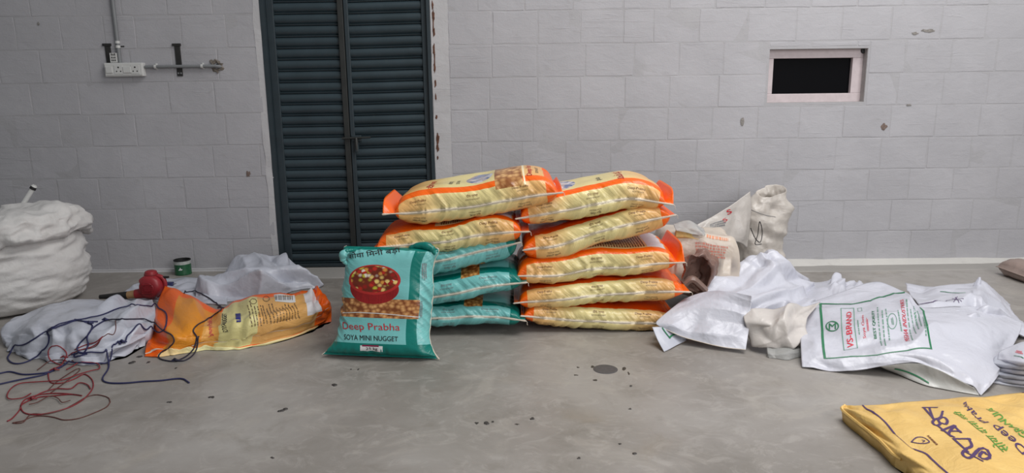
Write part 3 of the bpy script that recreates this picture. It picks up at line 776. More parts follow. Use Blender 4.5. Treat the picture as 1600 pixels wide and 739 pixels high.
def orange_film(name, panel='front', cb=.545, n0=.635, n1=.79):
    k = NT(name); u, v, uvv = k.uv()
    e = k.smooth(k.math('ABSOLUTE', k.math('SUBTRACT', u, .5)), .08, .4)
    col = k.mix(e, C_PALE, C_PEACH)
    stripe = k.math('ADD', k.rect(None, None, .13, .20), k.rect(None, None, .80, .87))
    if panel == 'front':
        bowl = k.ellipse(cb, .42, .08, .19); bc = k.ramp(k.voro(k.scaled(uvv, (34, 18, 1)), 1.0).outputs['Color'], [(.2, lin((96, 110, 150))), (.45, lin((214, 214, 222))), (.75, lin((176, 160, 158)))])
        col = k.mix(stripe, col, C_OR)
        col = k.mix(k.rect(n0, n1, .10, .90), col, nuggets(k, (30, 18, 1), (140, 86, 44), (236, 190, 128)))
        col = k.mix(k.rect(n1 + .004, n1 + .014, .10, .90), col, lin((240, 226, 190)))
        col = k.mix(bowl, col, bc)
    elif panel == 'back':
        col = k.mix(stripe, col, C_OR)
        col = k.mix(k.rect(None, .42, .2, .8), col, C_OR)
        col = k.mix(k.rect(.80, .905, .21, .79), col, lin((220, 220, 224)))
    else:
        col = k.mix(k.rect(None, None, .15, .85), col, C_ORD)
    col = k.mix(k.math('ADD', k.rect(None, .088, None, None), k.rect(.912, None, None, None)), col, C_OR)
    col = k.mix(k.math('MULTIPLY', k.math('SUBTRACT', 1.0, k.smooth(k.math('MINIMUM', v, k.math('SUBTRACT', 1.0, v)), .008, .022)), .6), col, lin((222, 214, 198)))
    return k.done(col, .3, film_normal(k), .5)
C_TD, C_TL = lin((4, 116, 106)), lin((116, 186, 184))
def teal_film(name, panel='front'):
    k = NT(name); u, v, uvv = k.uv()
    col = k.mix(k.math('ADD', k.rect(None, None, .145, .25), k.rect(None, None, .75, .855)), C_TL, C_TD)
    if panel == 'down': col = k.mix(k.rect(None, None, .16, .84), col, C_TD)
    else: col = k.mix(k.rect(.60, .72, .125, .875), col, nuggets(k, (40, 24, 1)))
    col = k.mix(k.math('ADD', k.rect(None, .088, None, None), k.rect(.90, None, None, None)), col, C_TD)
    col = k.mix(k.math('MULTIPLY', k.math('SUBTRACT', 1.0, k.smooth(k.math('MINIMUM', v, k.math('SUBTRACT', 1.0, v)), .008, .022)), .6), col, lin((222, 214, 198)))
    return k.done(col, .3, film_normal(k), .5)
OR_F2 = orange_film('orange_film_front_turned', 'front', .34, .06, .2)
OR_F, OR_B, OR_D = orange_film('orange_film_front'), orange_film('orange_film_back', 'back'), orange_film('orange_film_underside', 'down')
TE_F, TE_D = teal_film('teal_film_front'), teal_film('teal_film_underside', 'down')

def stacked(label, group, seam_px, Ys, W, Tu, Td, up, dn, se=(.93, .93), fin=(0, 0), seed=1, kind='orange', **kw):
    pts = np.array([onY(px, py, Ys) for px, py in seam_px]); C = pts + np.array([0, W / 2, 0])
    d = np.gradient(crom(pts, 150), axis=0); d /= np.linalg.norm(d, axis=1, keepdims=True)
    ez = np.stack([-d[:, 2], 0 * d[:, 0], d[:, 0]], 1)
    mid = C.mean(0); root = thing('soya_sack', (mid[0], mid[1], max(0, C[:, 2].min() - Td)), label, 'sack', group)
    body, su, sd, edge = pillow(C, (0, 1, 0), ez, W, Tu, Td, root, up, dn, se=se, fin=fin, seed=seed, **kw)
    seam(edge, (0, -1, 0), root, seed=seed)
    ink = 'red' if kind == 'orange' else 'black'
    a, b = Print(su), Print(su)
    a.text('दीप प्रभा', .5, .09, .018, 0, .0, .4); b.text('SOYA NUGGET', .5, .062, .007, 0, .0, 0)
    for u in (.2, .77): a.text('Deep Prabha', u, .088, .014, 0, .0, .4, .08); b.text('SOYA NUGGET', u + .01, .062, .0055, 0, .0, 0)
    bl = Print(sd); bl.text('SOYA NUGGET', .5, .05, .006, 180, 0, 0); bl.text('दीप प्रभा', .5, .08, .017, 180, .0, .4)
    for u in (.2, .78): bl.text('Deep Prabha', u, .078, .012, 180, 0, .4); bl.text('SOYA NUGGET', u, .05, .006, 180, 0, 0)
    if kind == 'teal':
        bl.build('small_print', INK['grey'], root); a.build('red_lettering', INK['maroon'] if 0 else INK['grey'], root)
    else:
        a.build('red_lettering', INK['brown'], root); bl.build('small_print', INK['umber'], root)
    b.build('black_lettering', INK['grey'] if kind == 'teal' else INK['umber'], root)
    return root, su, sd

GR = 'filled sacks stacked in two columns'
YL, YR = -1.43, -1.39
stacked('teal filled sack at the very bottom of the stack behind the leaning teal sack', GR, [(585, 502), (640, 499), (700, 497), (760, 497), (821, 501.5)], YL, .46, .062, .056, TE_F, TE_D, seed=11, kind='teal')
stacked('teal filled sack in the middle of the three stacked teal sacks', GR, [(590, 481), (640, 471), (700, 461), (760, 450), (823, 441.5)], YL, .46, .085, .058, TE_F, TE_D, seed=12, kind='teal')
stacked('teal filled sack lying directly beneath an orange sack', GR, [(596, 430), (640, 419), (700, 407), (760, 394), (813, 379)], YL + .01, .46, .05, .085, TE_D, TE_F, seed=13, kind='teal')
r_l4, s_l4, _ = stacked('orange and cream sack lying between the top sack and the teal sacks', GR, [(583, 388), (640, 385), (700, 376.5), (760, 367), (827, 362)], YL, .46, .085, .062, OR_B, OR_D, se=(.95, .9), seed=14)
r_l5, s_l5, _ = stacked('orange and cream sack on top of the stack nearest the door, with food picture', GR, [(598, 335), (668, 332), (740, 322.5), (810, 311), (879, 301)], YL, .47, .12, .068, OR_F, OR_D, se=(.86, .94), fin=(.07, .03), seed=15)
stacked('orange and cream sack at the bottom of the column beside the white sacks', GR, [(814, 494), (870, 500), (935, 503), (1000, 505), (1066, 507)], YR, .46, .07, .058, OR_D, OR_D, se=(.95, .93), seed=16)
stacked('orange and cream sack second from the floor in the all-orange column', GR, [(803, 474), (865, 471), (935, 464), (1010, 458), (1079, 456.5)], YR, .46, .073, .06, OR_D, OR_D, se=(.93, .93), seed=17)
r_r3, s_r3, _ = stacked('orange and cream sack third in its column, with white print panel and raised end flap', GR, [(800, 432), (865, 431), (935, 423), (1003, 415), (1070, 410)], YR, .47, .105, .062, OR_B, OR_D, se=(.93, .9), fin=(0, .09), seed=18)
stacked('tilted orange and cream sack fourth from the floor in the all-orange column', GR, [(817, 391), (875, 384), (935, 364), (995, 349), (1056, 336)], YR, .47, .078, .085, OR_D, OR_D, se=(1.0, .93), seed=19, pe=(5, .5))
r_r5, s_r5, _ = stacked('orange and cream sack on top of the all-orange column with its end flap standing up', GR, [(806, 342), (865, 333), (930, 321), (990, 313), (1052, 320)], YR, .47, .105, .066, OR_F2, OR_D, se=(.93, .9), fin=(0, .075), seed=20)
# print on the faces that lie uppermost
Print(s_l5).text('दीप प्रभा', .275, .37, .05, 90, .012, .2, .2).build('red_title', INK['red'], r_l5)
Print(s_l5).text('सोया बड़ी', .385, .36, .032, 90, .01, .2).text('SOYA BARI', .425, .36, .016, 90, .01, .3).build('black_title', INK['black'], r_l5)
Print(s_l5).text('Deep Prabha', .835, .36, .034, 90, .01, .2, .2).build('red_brand', INK['red'], r_l5)
Print(s_l5).text('SOYA NUGGET', .875, .36, .014, 90, .01, .3).build('black_brand', INK['black'], r_l5)
Print(s_r5).text('दीप प्रभा', .69, .36, .05, -90, .01, .2, .2).build('red_brand', INK['red'], r_r5)
Print(s_r5).text('सोया बड़ी', .565, .36, .032, -90, .01, .3).build('black_brand', INK['black'], r_r5)
def table_print(su, root, u0, u1, v0, v1, n, seed):
    p = Print(su); p.new(True); rs = np.random.default_rng(seed)
    for i in range(n):
        u = u0 + (u1 - u0) * i / (n - 1); a = v0
        while a < v1:
            w = rs.uniform(.02, .07); p._put(np.array([(u, a), (u + .006, a), (u + .006, min(v1, a + w)), (u, min(v1, a + w))]), [(0, 1, 2, 3)]); a += w + .012
    p.build('ingredient_print', INK['brown'], root)
table_print(s_r3, r_r3, .46, .78, .22, .6, 22, 5); table_print(s_l4, r_l4, .46, .78, .22, .6, 22, 6)

# ------------------------------------------------------------------ teal sack leaning on the stack
Bp = onZ(594, 557, .012); Tp = onY(608, 386, -1.585)
wdir = np.array([1.0, -.10, -.015]); wdir /= np.linalg.norm(wdir)
ax = (Tp - Bp); nrm = np.cross(ax, wdir); nrm /= np.linalg.norm(nrm)
if nrm[1] > 0: nrm = -nrm
mid_ = (Bp + Tp) / 2
C = np.array([Bp, Bp * .75 + Tp * .25 - nrm * .055, mid_ - nrm * .07, Bp * .25 + Tp * .75 - nrm * .055, Tp - nrm * .035 ])
root = thing('soya_sack', (mid_[0], mid_[1], 0), 'teal sack with red bowl picture and lettering, propped upright in front of the stack', 'sack')
FR = NT('teal_front_film'); FTD = teal_film('teal_back_film', 'down')
body, su, sd, edge = pillow(C, wdir, nrm, .55, .095, .085, root, FR.m, FTD, NU=170, NV=90, se=(.96, .98), seed=31, waist=.22, pe=(3.4, .45), pt=(3.0, .45), wr=.005, lump=.009, taper=.12, rnd=.10)
FRONT = su
seam(edge, -wdir, root, seed=3, tails=False, r=.0022)
ed2 = .5 * (su.P[:, -1] + sd.P[:, -1]); seam(ed2, wdir, root, seed=4, tails=False, r=.004)
q = lambda px, py: su.uv_at(px, py)
k = FR; u, v, uvv = k.uv()
vs0, vs1 = q(640, 440)[1], q(656, 440)[1]; ub = q(585, 537)[0]; un0, un1 = q(590, 497)[0], q(590, 467)[0]; vl = q(528, 515)[1]
col = k.mix(k.math('ADD', k.rect(None, None, vs0, vs1), k.rect(None, un0, None, vl)), C_TL, C_TD)
col = k.mix(k.rect(None, ub, None, None), col, C_TD); col = k.mix(k.rect(.965, None, None, None), col, C_TD)
nug = nuggets(k, (30, 24, 1), (128, 70, 34), (232, 178, 116))
col = k.mix(k.rect(un0, un1, .04, vs1 + .01), col, nug)
# bowl of food
cb = q(584, 437); rb_u = abs(q(584, 413)[0] - q(584, 460)[0]) / 2; rb_v = abs(q(626, 437)[1] - q(545, 437)[1]) / 2
low = q(584, 452); red, dred = lin((168, 30, 30)), lin((112, 18, 20))
body_m = k.math('MAXIMUM', k.ellipse(low[0], low[1], rb_u * .98, rb_v * .93), k.ellipse(cb[0], cb[1], rb_u, rb_v))
col = k.mix(body_m, col, k.mix(k.noise(k.scaled(uvv, (6, 40, 1)), 2), dred, red))
col = k.mix(k.ellipse(cb[0], cb[1], rb_u, rb_v), col, lin((178, 44, 40)))
fv = k.voro(k.scaled(uvv, (27, 23, 1)), 1.0)
sep = k.n('ShaderNodeSeparateColor'); k.put(sep.inputs[0], fv.outputs['Color'])
food = k.ramp(sep.outputs[0], [(0, lin((150, 30, 24))), (.2, lin((214, 150, 66))), (.4, lin((232, 200, 120))), (.55, lin((190, 46, 30))), (.7, lin((196, 190, 60))), (.82, lin((236, 224, 206))), (.93, lin((90, 110, 40)))], 'CONSTANT')
food = k.mix(k.smooth(fv.outputs['Distance'], .25, .75), food, lin((110, 40, 20)))
col = k.mix(k.ellipse(cb[0] + rb_u * .04, cb[1], rb_u * .88, rb_v * .9), col, food)
k.done(col, .3, film_normal(k, .7), .5)
Print(su).text_q('सोया िमनी बड़ी', [(546, 407), (627, 396), (627, 383), (545, 396)], .008).build('black_title', INK['black'], root)
Print(su).text_q('Deep Prabha', [(537, 517.5), (625, 520), (625, 506), (536, 503)], .0).build('red_brand', INK['red'], root)
Print(su).text_q('SOYA MINI NUGGET', [(538, 530.5), (622, 533.5), (622, 526), (538, 522)], .01).build('black_lettering', INK['black'], root)
Print(su, .0012).fill([(563, 548), (598, 549.5), (598, 541), (563, 539.5)]).build('weight_label', INK['white'], root)
Print(su, .002).fill([(566, 541), (592, 542), (592, 539.5), (566, 538.5)], 5).build('label_bar', INK['maroon'], root)
Print(su, .002).text_q('25 kg', [(572, 548), (590, 548.6), (590, 543), (572, 542.5)], .02).build('weight_lettering', INK['black'], root)
pl = Print(su, .0016)
pl.line([(532, 489), (560, 488), (590, 489.5), (620, 492), (655, 495.5)], .0035, 10).build('white_line', INK['white'], root)
Print(su).words([(660, 470), (660, 498), (655.5, 498), (655.5, 470)][::-1], 3, 3).words([(668, 410), (668, 438), (660, 438), (660, 410)][::-1], 4, 3).build('side_print', INK['grey'], root)

def curl(name, pts, rad, mat):
    p = crom(np.array([onY(*c) for c in pts]), 30); r = np.interp(np.linspace(0, 1, 30), np.linspace(0, 1, len(rad)), rad) * (1 + .18 * vn(np.arange(30) * .45, len(pts)))
    return MB().tube(p, r, 12).build(name, mat, root, True)
M_CURL = plain('teal_curl', (4, 116, 106), .3, .15, 30, .4, .01); M_CURL2 = plain('aqua_curl', (116, 186, 184), .3, .1, 30, .4, .01)
curl('curled_corner', [(640, 388, -1.56), (652, 384, -1.57), (665, 384, -1.58), (675, 389, -1.59), (679, 398, -1.59)], [.010, .015, .017, .015, .006], M_CURL)
curl('curled_corner', [(552, 392, -1.57), (543, 393, -1.6), (537, 397, -1.61), (536, 405, -1.61), (541, 413, -1.6)], [.006, .014, .018, .014, .005], M_CURL2)
curl('curled_corner', [(556, 391, -1.58), (548, 391, -1.6), (541, 393, -1.61), (537, 399, -1.62)], [.004, .008, .009, .004], M_CURL)

# ------------------------------------------------------------------ empty orange sack on the floor
k = NT('flat_orange_film'); u, v, uvv = k.uv()
col = k.mix(k.rect(.12, .40, .2, .93), C_OR, lin((222, 142, 40)))
col = k.mix(k.rect(.33, .42, .2, .86), col, lin((224, 162, 80)))
col = k.mix(k.rect(.42, .60, .2, .95), col, lin((212, 202, 140)))
col = k.mix(k.rect(.60, .885, .2, .95), col, lin((218, 166, 98)))
col = k.mix(k.rect(.82, .905, .5, .93), col, lin((224, 220, 222)))
col = k.mix(k.rect(.10, .93, None, .165), col, k.mix(k.smooth(k.math('ABSOLUTE', k.math('SUBTRACT', u, .5)), .1, .42), lin((236, 228, 170)), lin((240, 204, 146))))
k.done(col, .35, k.bump(k.noise(uvv, 16, 5, .6, 1.0), .3, .02), .4)
root = thing('empty_soya_sack', onZ(370, 520, 0), 'emptied orange soya sack twisted at its middle on the floor', 'sack')
rows = [
 [(257, 445, .11), (283, 456, .10), (310, 469, .08), (342, 483, .055), (370, 469, .08), (410, 458, .11), (452, 457, .12), (484, 451, .13), (496, 446, .13)],
 [(247, 473, .07), (275, 484, .11), (302, 494, .11), (333, 501, .085), (371, 490, .12), (412, 481, .145), (455, 477, .145), (492, 468, .14), (511, 466, .12)],
 [(236, 515, .03), (264, 522, .08), (295, 523, .085), (328, 523, .07), (370, 514, .10), (412, 506, .11), (455, 500, .10), (496, 488, .09), (516, 480, .08)],
 [(229, 541, .02), (256, 547, .018), (291, 541, .018), (326, 537, .016), (369, 530, .018), (411, 524, .018), (453, 516, .018), (492, 504, .02), (515, 490, .04)],
 [(225, 556, .006), (252, 557, .004), (290, 549, .004), (325, 543, .004), (368, 537, .004), (410, 531, .004), (452, 523, .004), (490, 511, .004), (512, 497, .01)]]
o, so = patch('sack_film', rows, k.m, root, (130, 70), .18, (4, 11), 41, .005, floor=True)
ORANGE_ROOT = root
Print(so).text_q('Deep Prabha', [(337, 523), (335, 492), (324, 496), (326, 527)], .006).build('red_brand', INK['pink'], root)
Print(so).text_q('SOYA NUGGET', [(357, 519), (354, 490), (347, 490), (349, 519)], .02).build('black_lettering', INK['black'], root)
Print(so, .004).fill([(370, 504), (368, 491), (376, 490), (377, 503)], 6).build('blue_logo', INK['blue'], root)
pb_ = Print(so)
for i, px in enumerate(range(384, 462, 5)): pb_.words([(px + 9, 512 - i * .9), (px, 470 + (6 if i > 4 else 0) - i * .2), (px + 1.5, 470 + (6 if i > 4 else 0) - i * .2), (px + 10.5, 512 - i * .9)], i, 1, 0)
pb_.ring(396, 471, 5, 4, .003).ring(416, 467, 5, 4, .003)
pb_.build('ingredient_print', INK['umber'], root)
Print(so, .0012).fill([(430, 471), (462, 472), (460, 461), (428, 461)], 8).build('barcode_panel', INK['white'], root)
bc = Print(so, .002)
for x in (431, 433, 436, 438, 440, 443, 445, 447, 450, 452, 454, 457): bc.line([(x, 469), (x - 1, 462)], .003, 3)
bc.build('barcode', INK['black'], root)
Print(so, .003).line([(227, 553), (238, 548), (254, 545.5)], .01, 8).line([(440, 516), (470, 507), (495, 495), (513, 481)], .006, 10).line([(300, 540), (340, 533), (400, 524), (440, 516)], .005, 10).build('side_seam', M_SEAM, root)
# ================================================================== WHITE SACKS ON THE FLOOR
o, S_ = patch('white_sack', [
 [(14, 506, .03), (64, 480, .09), (115, 467, .10), (180, 470, .085), (238, 467, .06)],
 [(4, 514, .05), (58, 496, .115), (115, 487, .125), (180, 488, .115), (243, 490, .075)],
 [(0, 524, .05), (50, 519, .115), (110, 519, .125), (175, 518, .115), (236, 512, .075)],
 [(6, 534, .03), (48, 540, .035), (104, 550, .04), (166, 552, .04), (222, 530, .04)],
 [(14, 540, .004), (52, 551, .004), (100, 566, .004), (160, 569, .004), (196, 547, .004)]], M_WHITE2, None, (120, 90), .22, (3, 10), 51, .010, floor=True)
tag(o, 'flat white sack on the floor under the blue and red cords', 'sack')
MB().tube(crom([onZ(192, 545, .02), onZ(212, 531, .024), onZ(230, 515, .026), onZ(241, 494, .026)], 24), [.010, .022, .024, .026] if 0 else np.interp(np.linspace(0, 1, 24), [0, .3, 1], [.008, .02, .026]) * (1 + .15 * vn(np.arange(24) * .6, 2.2)), 10).build('rolled_edge', m_sack('rolled_film', (186, 184, 186)), o, True)
o, _ = patch('white_sack', [
 [(322, 434, .01), (346, 428, .03), (378, 402, .12), (412, 398, .14), (445, 400, .13), (472, 422, .07), (499, 441, .01)],
 [(312, 441, .02), (340, 434, .05), (378, 417, .12), (412, 411, .14), (448, 412, .13), (478, 430, .06), (506, 445, .006)],
 [(306, 454, .03), (335, 449, .05), (375, 440, .08), (412, 435, .09), (450, 434, .08), (477, 440, .04), (501, 448, .005)],
 [(304, 470, .004), (335, 473, .004), (375, 470, .004), (412, 463, .004), (450, 456, .004), (477, 451, .004), (496, 450, .004)]], M_WHITE2, None, (110, 80), .28, (3, 9), 52, .012, floor=True)
tag(o, 'crumpled white plastic sack heaped in front of the green door', 'sack')
o, _ = patch('white_sheet', [
 [(214, 443, .004), (245, 437, .006), (280, 434, .008), (335, 433.5, .004)],
 [(202, 450, .008), (240, 446, .014), (280, 444, .018), (350, 443, .012)],
 [(192, 458, .006), (235, 458, .012), (280, 458, .014), (355, 457, .012)],
 [(196, 468, .004), (235, 470, .004), (285, 474, .004), (355, 476, .004)]], M_WHITE2, None, (70, 40), .16, (5, 14), 53, .003, floor=True)
tag(o, 'thin white sheet spread under the red blower', 'sheet')

# right-hand group
root = thing('white_sack', onZ(1110, 530, 0), 'white sack folded over toward the orange column, its turned corner showing a green line', 'sack')
o, s1 = patch('sack_sheet', [
 [(1068, 467, .16), (1102, 456, .20), (1140, 455, .235), (1174, 462, .235)],
 [(1044, 487, .125), (1085, 480, .155), (1130, 480, .17), (1172, 485, .17)],
 [(1025, 504, .09), (1076, 508, .085), (1125, 512, .09), (1170, 515, .09)],
 [(1034, 513, .07), (1073, 529, .035), (1120, 541, .02), (1165, 547, .02)]], M_WHITE, root, (110, 90), .07, (3, 9), 61, .003, .004)
o, s2 = patch('turned_corner', [
 [(1019, 511, .085), (1034, 511, .082), (1052, 518, .055), (1071, 528, .036)],
 [(1026, 528, .045), (1040, 526, .045), (1057, 527, .03), (1072, 530, .02)],
 [(1038, 549, .006), (1049, 544, .006), (1060, 538, .006), (1073, 532, .006)]], M_WHITE2, root, (40, 30), .08, (6, 14), 62, .002, .003)
Print(s2, .003).line([(1035, 513), (1046, 528), (1061, 522)], .007, 8).build('green_line', INK['green'], root)
MB().tube([p for p in s1.at(np.linspace(.05, 1, 30), np.full(30, .004), .001)], .0018, 6).build('hem', M_SEAM, root, True)
root = thing('white_sack', onZ(1190, 500, 0), 'white sack heaped into a hump in front of the tall dirty sack', 'sack')
patch('sack_sheet', [
 [(1108, 428, -.95), (1147, 415, -.85), (1188, 394, -.8), (1214, 394, -.8), (1240, 421, -.75), (1263, 438, .02)],
 [(1097, 434, -1.05), (1145, 428, -1.0), (1188, 413, -.95), (1218, 415, -.95), (1246, 438, -.85), (1275, 452, .02)],
 [(1104, 452, -1.2), (1145, 452, -1.18), (1190, 444, -1.12), (1225, 448, -1.08), (1255, 460, -1.0), (1285, 470, .02)],
 [(1110, 470, -1.3), (1150, 474, -1.34), (1190, 472, -1.3), (1225, 474, -1.24), (1258, 480, .1), (1288, 486, .02)],
 [(1115, 505, .02), (1150, 515, .02), (1190, 512, .03), (1225, 508, .03), (1258, 505, .02), (1288, 500, .01)]], M_WHITE, root, (130, 110), .3, (5, 14), 63, .010, .004)
root = thing('white_sack', onZ(1215, 540, 0), 'crumpled off-white sack end tucked between the folded sack and the printed sack', 'sack')
patch('sack_sheet', [
 [(1160, 484, .15), (1200, 482, .165), (1240, 476, .17), (1280, 474, .13)],
 [(1163, 502, .13), (1204, 502, .155), (1228, 493, .175), (1262, 496, .14)],
 [(1166, 519, .075), (1200, 531, .07), (1226, 527, .085), (1262, 522, .08)],
 [(1172, 527, .03), (1202, 544, .025), (1228, 544, .025), (1264, 538, .02)]], m_sack('off_white_sack', (206, 200, 195)), root, (70, 54), .38, (5, 14), 64, .012, .004)
k = NT('clear_film'); k.b.inputs['Transmission Weight'].default_value = .55; k.b.inputs['IOR'].default_value = 1.2
M_CLEAR = k.done(k.mix(k.math('MULTIPLY', k.noise(k.geo(), 20), .4), lin((214, 214, 212)), lin((188, 188, 186))), .25, k.bump(k.noise(k.geo(), 30, 4), .4, .01))
o, _ = patch('plastic_pouch', [
 [(1198, 543, .03), (1225, 543, .035), (1258, 540, .03)],
 [(1200, 552, .02), (1225, 553, .025), (1258, 550, .02)],
 [(1206, 558, .004), (1226, 560, .004), (1258, 556, .004)]], M_CLEAR, None, (36, 24), .25, (8, 18), 65, .004, floor=True)
tag(o, 'small translucent plastic pouch under the off-white sack end', 'pouch')

# the printed sack in front
root = thing('printed_sack', onZ(1400, 560, 0), 'flat white sack printed with a green frame and red lettering', 'sack')
o, sv = patch('sack_sheet', [
 [(1252, 477, .085), (1310, 458, .125), (1367, 439, .15), (1413, 455, .15), (1440, 480, .15), (1495, 478, .145), (1545, 482, .115), (1597, 504, .09)],
 [(1251, 500, .09), (1310, 485, .125), (1367, 472, .155), (1412, 480, .165), (1446, 497, .165), (1498, 500, .155), (1550, 508, .12), (1594, 519, .08)],
 [(1251, 533, .06), (1310, 523, .10), (1367, 513, .135), (1412, 512, .15), (1450, 521, .15), (1500, 530, .13), (1547, 545, .09), (1577, 553, .05)],
 [(1252, 558, .03), (1312, 557, .055), (1370, 549, .09), (1414, 547, .11), (1454, 552, .11), (1498, 569, .085), (1540, 584, .05), (1556, 592, .03)],
 [(1253, 573, .008), (1316, 580, .010), (1376, 573, .045), (1428, 567, .075), (1460, 575, .075), (1492, 590, .055), (1520, 604, .03), (1534, 617, .006)]], M_WHITE, root, (170, 120), .12, (3, 10), 71, .004, .004)
o, su2 = patch('sack_underside', [
 [(1376, 573, .044), (1428, 567.5, .074), (1462, 576, .074), (1493, 591, .054), (1521, 605, .029)],
 [(1384, 577, .02), (1432, 584, .03), (1466, 594, .03), (1496, 602, .025), (1526, 611, .015)],
 [(1392, 580, .004), (1440, 600, .004), (1470, 607, .004), (1498, 612, .004), (1530, 617, .004)]], m_sack('shaded_sack_fold', (196, 196, 192)), root, (60, 30), .12, (5, 12), 72, .003, .003)  # same sack, greyer: shading of the down-facing fold is put into the colour
Print(su2, .003).line([(1400, 576), (1425, 584), (1450, 598)], .008, 10).build('green_line', INK['green'], root)
g_ = Print(sv)
g_.line([(1282, 475), (1330, 475.5), (1360, 470), (1390, 461), (1413, 457)], .0085, 10).line([(1282, 475), (1285, 517), (1289, 560), (1330, 557), (1370, 555), (1400, 550), (1430, 545), (1455, 545), (1449, 512), (1443, 486), (1438, 481)], .0085, 10)
g_.ring(1300.5, 510, 9.5, 7.5, .005).text_q('M', [(1295, 515), (1306.5, 514.5), (1306.5, 505), (1295, 505.5)], .02)
g_.text_q('BEST QUALITY', [(1371, 529), (1367, 485), (1362, 486), (1366, 530)], .03)
g_.build('green_print', INK['green'], root)
t_ = Print(sv)
t_.line([(1314, 482), (1334, 481.5), (1340, 544), (1319, 547.5)], .003, 12, True).ring(1394, 502, 7, 12, .003).line([(1340, 482), (1346, 481), (1347, 486), (1341, 487)], .002, 3, True)
for i, (x0, y0, x1, y1) in enumerate([(1343, 524, 1340, 498), (1378, 541, 1371, 480), (1384, 541, 1378, 479), (1390, 532, 1383, 478), (1409, 520, 1402, 483), (1427, 534, 1416, 466), (1432, 522, 1422, 474), (1436, 515, 1427, 478), (1440, 510, 1433, 486), (1447, 528, 1441, 492)]):
    t_.words([(x0 + 1.1, y0), (x1 + 1.1, y1), (x1 - .7, y1), (x0 - .7, y0)], i, 1, 0)
t_.words([(1397, 508), (1395, 496), (1391, 496), (1393, 508)], 4, 2)
t_.build('small_green_print', INK['palegreen'] if 0 else m_ink('ink_faded_green', (104, 146, 126)), root)
r_ = Print(sv)
r_.text_q('VS-BRAND', [(1334.5, 543), (1330.5, 487), (1322.5, 488), (1324, 543.5)], .02).text_q('MEGHA INDUSTRIES', [(1422, 532.5), (1412, 468), (1406.5, 469), (1414.5, 533.5)], .008)
r_.text_q('Soya Chunks', [(1355, 529), (1350.5, 492), (1346, 493), (1349, 529)], .0)
r_.words([(1358, 518), (1356, 497), (1353, 497), (1355, 518)], 8, 2)
r_.build('red_print', m_ink('ink_bright_red', (206, 40, 62)), root)
Print(sv, .003).line([(1444, 478.5), (1470, 481), (1500, 480)], .004, 10).build('stitch_line', INK['grey'], root)

root = thing('white_sack', onZ(1520, 500, 0), 'white sack with frayed edges and purple scribble behind the printed sack', 'sack')
o, sf = patch('sack_sheet', [
 [(1414, 444, .07), (1470, 447, .08), (1516, 443, .10), (1533, 438, .13), (1552, 451, .09), (1578, 476, .02)],
 [(1424, 460, .12), (1475, 460, .135), (1515, 459, .14), (1532, 457, .145), (1556, 468, .10), (1580, 482, .03)],
 [(1438, 486, .13), (1490, 484, .135), (1520, 484, .13), (1540, 488, .12), (1565, 494, .09), (1604, 512, .02)],
 [(1440, 505, .12), (1490, 505, .12), (1520, 505, .12), (1545, 508, .10), (1575, 515, .06), (1612, 528, .01)]], M_WHITE, root, (100, 60), .18, (5, 12), 73, .005, .003, fray=.004)
Print(sf, .003).line([(1437, 476), (1458, 472), (1480, 470), (1505, 467)], .004, 8).line([(1490, 472), (1496, 464)], .003, 4).line([(1488, 467), (1502, 471)], .003, 4).line([(1493, 465), (1498, 473)], .003, 4).build('purple_scribble', INK['purple'], root)
Print(sf, .003).line([(1470, 456), (1490, 458), (1508, 458)], .005, 8).build('green_line', INK['green'], root)
fin = MB()
pts = [onY(px, py, -1.05) for px, py in ((1521, 462), (1525, 450), (1529, 440), (1531, 433))]
fin.tube(pts, [.022, .018, .014, .005], 8).build('twisted_corner', M_WHITE, root, True)
o, _ = patch('white_sack', [
 [(1262, 441, .02), (1288, 440, .05), (1306, 433, .09), (1322, 440, .06), (1346, 441, .03)],
 [(1256, 455, .05), (1286, 454, .09), (1306, 446, .10), (1325, 450, .08), (1352, 447, .05)],
 [(1254, 476, .06), (1286, 470, .09), (1310, 462, .10), (1332, 458, .09), (1360, 455, .07)]], M_WHITE, None, (70, 44), .18, (5, 12), 74, .006, .003, fray=.002)
tag(o, 'ragged white plastic scrap sticking up behind the green-framed printed sack', 'sack')

# folded sacks in a pile at the edge of the picture
for i in range(6):
    z = .012 + .024 * i; dy = -z * 300; sx = (0, 6, 2, 9, 5, 12)[i]
    lab = ['folded white sack at the bottom of the pile by the yellow sack', 'folded white sack second from the bottom of the pile beside the printed sack', 'folded white sack third from the bottom of the pile beside the printed sack',
           'folded white sack third from the top of the pile beside the printed sack', 'folded white sack second from the top of the pile beside the printed sack', 'uppermost folded sack of the pile, with faint green and pink print'][i]
    o, sp = patch('folded_sack', [
     [(1585 + sx, 574 + dy, z * .9), (1640, 571 + dy, z), (1720, 570 + dy, z), (1800, 569 + dy, z)],
     [(1552 + sx, 588 + dy, z * .7), (1610, 588 + dy, z + .004), (1720, 590 + dy, z + .004), (1820, 590 + dy, z)],
     [(1546 + sx, 600 + dy, z * .6), (1605, 606 + dy, z), (1720, 612 + dy, z), (1840, 614 + dy, z)]], M_WHITE if i % 2 else M_WHITE2, None, (50, 30), .03, (5, 12), 80 + i, .003, .016)
    tag(o, lab, 'sack', 'pile of folded white sacks')
    if i == 5:
        Print(sp, .002).line([(1585, 556), (1596, 558), (1599, 560)], .006, 8).build('green_line', INK['green'], o)
        Print(sp, .002).words([(1586, 551), (1599, 554), (1599, 549), (1590, 547)], 2, 2).build('pink_print', INK['pink'], o)

